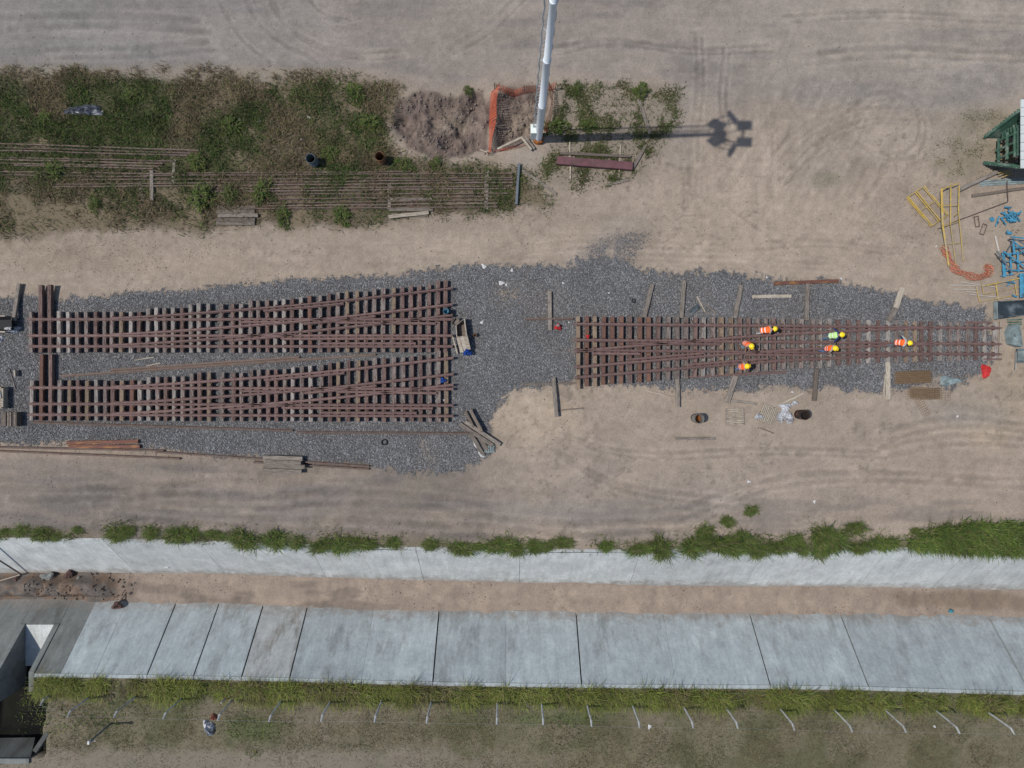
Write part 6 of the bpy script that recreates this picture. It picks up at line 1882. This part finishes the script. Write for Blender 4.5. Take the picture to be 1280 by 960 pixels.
def skin_mesh(verts, edges, radii, root=0):
    me = bpy.data.meshes.new('tmp_skin'); me.from_pydata([tuple(v) for v in verts], edges, []); me.update()
    ob = bpy.data.objects.new('tmp_skin', me); col.objects.link(ob)
    ob.modifiers.new('Skin', 'SKIN')
    sk = me.skin_vertices[0].data if me.skin_vertices else None
    if sk is None:
        bpy.context.view_layer.objects.active = ob
        bpy.ops.mesh.customdata_skin_add(); sk = me.skin_vertices[0].data
    for i, r_ in enumerate(radii):
        sk[i].radius = (r_, r_) if not isinstance(r_, tuple) else r_
        sk[i].use_root = (i == root)
    sub = ob.modifiers.new('Sub', 'SUBSURF'); sub.levels = 1; sub.render_levels = 1
    dg = bpy.context.evaluated_depsgraph_get()
    out = bpy.data.meshes.new_from_object(ob.evaluated_get(dg))
    bpy.data.objects.remove(ob)
    return out


def person(label, px, py, z0, face, bend, hip=.90, trousers='jeans', sleeves='beige_cloth', vest='hivis_orange', hands=None, twist=0.0, stance=.13, stride=.1, headturn=0.0):
    """face: direction in degrees (0 = +X). local frame: f forward, l left. hands: two (forward, left, height) targets above the feet"""
    x, y, _ = P(px, py, z0)
    root = thing('person', label, 'person', (x, y, z0), 'track workers in helmets')
    f = Vector((math.cos(R(face)), math.sin(R(face)), 0)); l = Vector((-f.y, f.x, 0)); u = Vector((0, 0, 1))
    loc = lambda a, b, c: f * a + l * b + u * c
    B = R(bend)
    back = .12 * math.sin(B)
    pel = loc(-back, 0, hip)
    tdir = f * math.sin(B) + u * math.cos(B)
    chest = pel + tdir * .34; neck0 = pel + tdir * .50; neck1 = pel + tdir * .58 + f * .02
    hb = R(bend * .75)
    hdir = f * math.sin(hb) + u * math.cos(hb)
    head0 = neck1 + hdir * .06; head1 = neck1 + hdir * .17; head2 = neck1 + hdir * .25
    V = [pel, pel + tdir * .16, chest, neck0, neck1, head0, head1, head2]
    rad = [(.155, .115), (.145, .105), (.165, .12), (.10, .085), (.058, .058), (.075, .085), (.082, .098), (.045, .05)]
    E = [(0, 1), (1, 2), (2, 3), (3, 4), (4, 5), (5, 6), (6, 7)]
    def add(p, r_, par):
        V.append(Vector(p)); rad.append(r_); E.append((par, len(V) - 1)); return len(V) - 1
    # nose
    hf = (f * math.cos(hb) - u * math.sin(hb))
    add(head1 + hf * .105 - hdir * .04, .016, 6)
    ends = []
    for s_ in (1, -1):
        hipj = pel + l * (.10 * s_) - tdir * .03
        foot = loc(stride * s_, (stance) * s_, .08)
        knee, ank = ik(hipj, foot, .43, .42, f)
        i = add(hipj, .095, 0); i = add(hipj.lerp(knee, .5), .085, i); i = add(knee, .062, i); i = add(knee.lerp(ank, .4), .06, i); i = add(ank, .042, i)
        add(ank - f * .05 - u * .035, .036, i); i = add(ank + f * .11 - u * .04, .042, i); add(ank + f * .19 - u * .045, .033, i)
    for k_, s_ in enumerate((1, -1)):
        sh = neck0 + l * (.19 * s_) - tdir * .04
        tg = hands[k_] if hands else (.12, .30 * s_, hip - .08)
        hp = loc(*tg)
        el, wr = ik(sh, hp, .29, .27, l * s_ * .6 - f * .6 - u * .3)
        i = add(neck0 + l * .09 * s_, .085, 3); i = add(sh, .07, i); i = add(sh.lerp(el, .55), .052, i); i = add(el, .043, i); i = add(el.lerp(wr, .4), .042, i); i = add(wr, .029, i)
        hd = (wr - el).normalized(); sidev = hd.cross(u)
        sidev = sidev.normalized() if sidev.length > .05 else l
        palm = add(wr + hd * .06, .033, i)
        bendv = (-u + f * .3).normalized()
        for q, ln in zip((-1.5, -.5, .5, 1.5), (.065, .08, .085, .075)):
            k1 = add(wr + hd * .10 + sidev * (.02 * q), .0105, palm)
            k2 = add(wr + hd * (.10 + ln * .55) + sidev * (.022 * q) + bendv * .012, .0095, k1)
            add(wr + hd * (.10 + ln * .9) + sidev * (.022 * q) + bendv * .035, .008, k2)
        t1 = add(wr + hd * .05 + sidev * (.045 * (-s_)), .012, palm); add(wr + hd * .095 + sidev * (.062 * (-s_)) + bendv * .015, .0095, t1)
    me = skin_mesh(V, E, rad)
    # materials by region of the one continuous body
    for m_ in (sleeves, trousers, 'skin', 'boots', 'hair'): me.materials.append(MATS[m_])
    nv = [Vector(v) for v in V]
    kd = []
    for p_ in me.polygons:
        c = p_.center; best = min(range(len(nv)), key=lambda q: (nv[q] - c).length_squared)
        p_.use_smooth = True
        if best in (0,): mi = 1
        elif best in (1, 2, 3): mi = 0
        elif best in (4, 5, 6, 8): mi = 2
        elif best == 7: mi = 4
        elif best < 25:
            j = (best - 9) % 8; mi = 3 if j >= 5 else 1
        else:
            j = (best - 25) % 21; mi = 0 if j < 5 else 2
        p_.material_index = mi
    body = bpy.data.objects.new('body', me); col.objects.link(body); body.parent = root; ROOT[body] = ROOT[root]
    base = Vector((x, y, z0))
    W = lambda p: p + base
    # vest: tailored tube round the torso
    mb = MB()
    rows = []
    sd_v = l; fw = (f * math.cos(B) - u * math.sin(B))
    for (tt, a, b) in ((-.06, .19, .15), (.08, .175, .14), (.22, .195, .15), (.36, .215, .155), (.45, .20, .135), (.52, .12, .10)):
        rows.append([W(pel + tdir * tt + sd_v * (a * math.cos(q)) + fw * (b * math.sin(q))) for q in np.linspace(0, 2 * math.pi, 18, endpoint=False)])
    Vv = [p for r_ in rows for p in r_]
    mb.add(Vv, [(i * 18 + k_, i * 18 + (k_ + 1) % 18, (i + 1) * 18 + (k_ + 1) % 18, (i + 1) * 18 + k_) for i in range(5) for k_ in range(18)])
    vo = mb.build('vest', vest, root, smooth=True)
    for tt, a, b in ((.0, .188, .150), (.2, .196, .153)):
        mb = MB(); V2 = []
        for dt in (0, .05):
            V2 += [W(pel + tdir * (tt + dt) + sd_v * (a * math.cos(q)) + fw * (b * math.sin(q))) for q in np.linspace(0, 2 * math.pi, 18, endpoint=False)]
        mb.add(V2, [(k_, (k_ + 1) % 18, 18 + (k_ + 1) % 18, 18 + k_) for k_ in range(18)])
        mb.build('reflective_band', 'reflective', vo, smooth=True)
    # helmet
    A = Matrix((l.cross(hdir) * -1, l, hdir)).transposed() if True else None
    fx = hdir.cross(l) * -1
    A = Matrix((Vector((fx.x, l.x, hdir.x)), Vector((fx.y, l.y, hdir.y)), Vector((fx.z, l.z, hdir.z))))
    hc = W(head1 + hdir * .015)
    mb = MB(); mb.lathe(hc, [(.168, -.005), (.165, .005), (.142, .012), (.140, .05), (.125, .095), (.09, .128), (.045, .145), (0, .15)], 18, A)
    hel = mb.build('helmet', 'helmet_yellow', root, smooth=True)
    mb = MB(); mb.tube([hc + A @ Vector((.135 * math.cos(q), 0, .03 + .125 * math.sin(q))) for q in np.linspace(.3, math.pi - .3, 9)], .014, 5); mb.build('crown_ridge', 'helmet_yellow', hel, smooth=True)
    mb = MB(); mb.box(hc + A @ Vector((.16, 0, -.004)), (.09, .17, .012), math.atan2(f.y, f.x)); mb.build('peak', 'helmet_yellow', hel)
    # eyes
    for s_ in (1, -1):
        q = W(head1 + hf * .092 + l * (.032 * s_)); mb = MB(); mb.lathe(q, [(0, -.009), (.009, 0), (0, .009)], 6); mb.build('eye', 'rubber', root)
    return root


ZP = .50   # standing height on rails and sleepers
person('worker stooping forward in orange vest and pale trousers, topmost of the group', 947, 414.5, .38, 5, 46, .88, 'pale_cloth', 'beige_cloth', hands=[(.55, .2, .55), (.55, -.25, .5)])
person('worker crouching in orange vest with bare forearms, left of the group', 928, 430.5, .38, -70, 18, .55, 'grey_cloth', 'skin', hands=[(.42, .14, .45), (.42, -.14, .45)], stance=.16)
person('worker in orange vest and blue jeans, lowest of the group', 920, 459, .38, 10, 5, .86, 'jeans', 'beige_cloth', hands=[(.3, .25, .95), (.3, -.25, .95)])
person('worker in lime vest with dark blue sleeves, arms held out', 1030, 421, .33, 0, 22, .9, 'jeans', 'navy', vest='hivis_lime', hands=[(.18, .44, .95), (.18, -.44, .95)])
person('worker in orange vest and blue trousers just below the lime vest', 1025.5, 436.5, .33, -25, 6, .84, 'jeans', 'beige_cloth', hands=[(.3, .2, .85), (.3, -.2, .85)])
person('worker in orange vest apart on the right, near the narrow panel end', 1110.5, 429.5, .2, -15, 26, .92, 'grey_cloth', 'pale_cloth', hands=[(.1, .5, .9), (.4, -.2, .8)])

scene.render.resolution_x = 1024
scene.render.resolution_y = 768
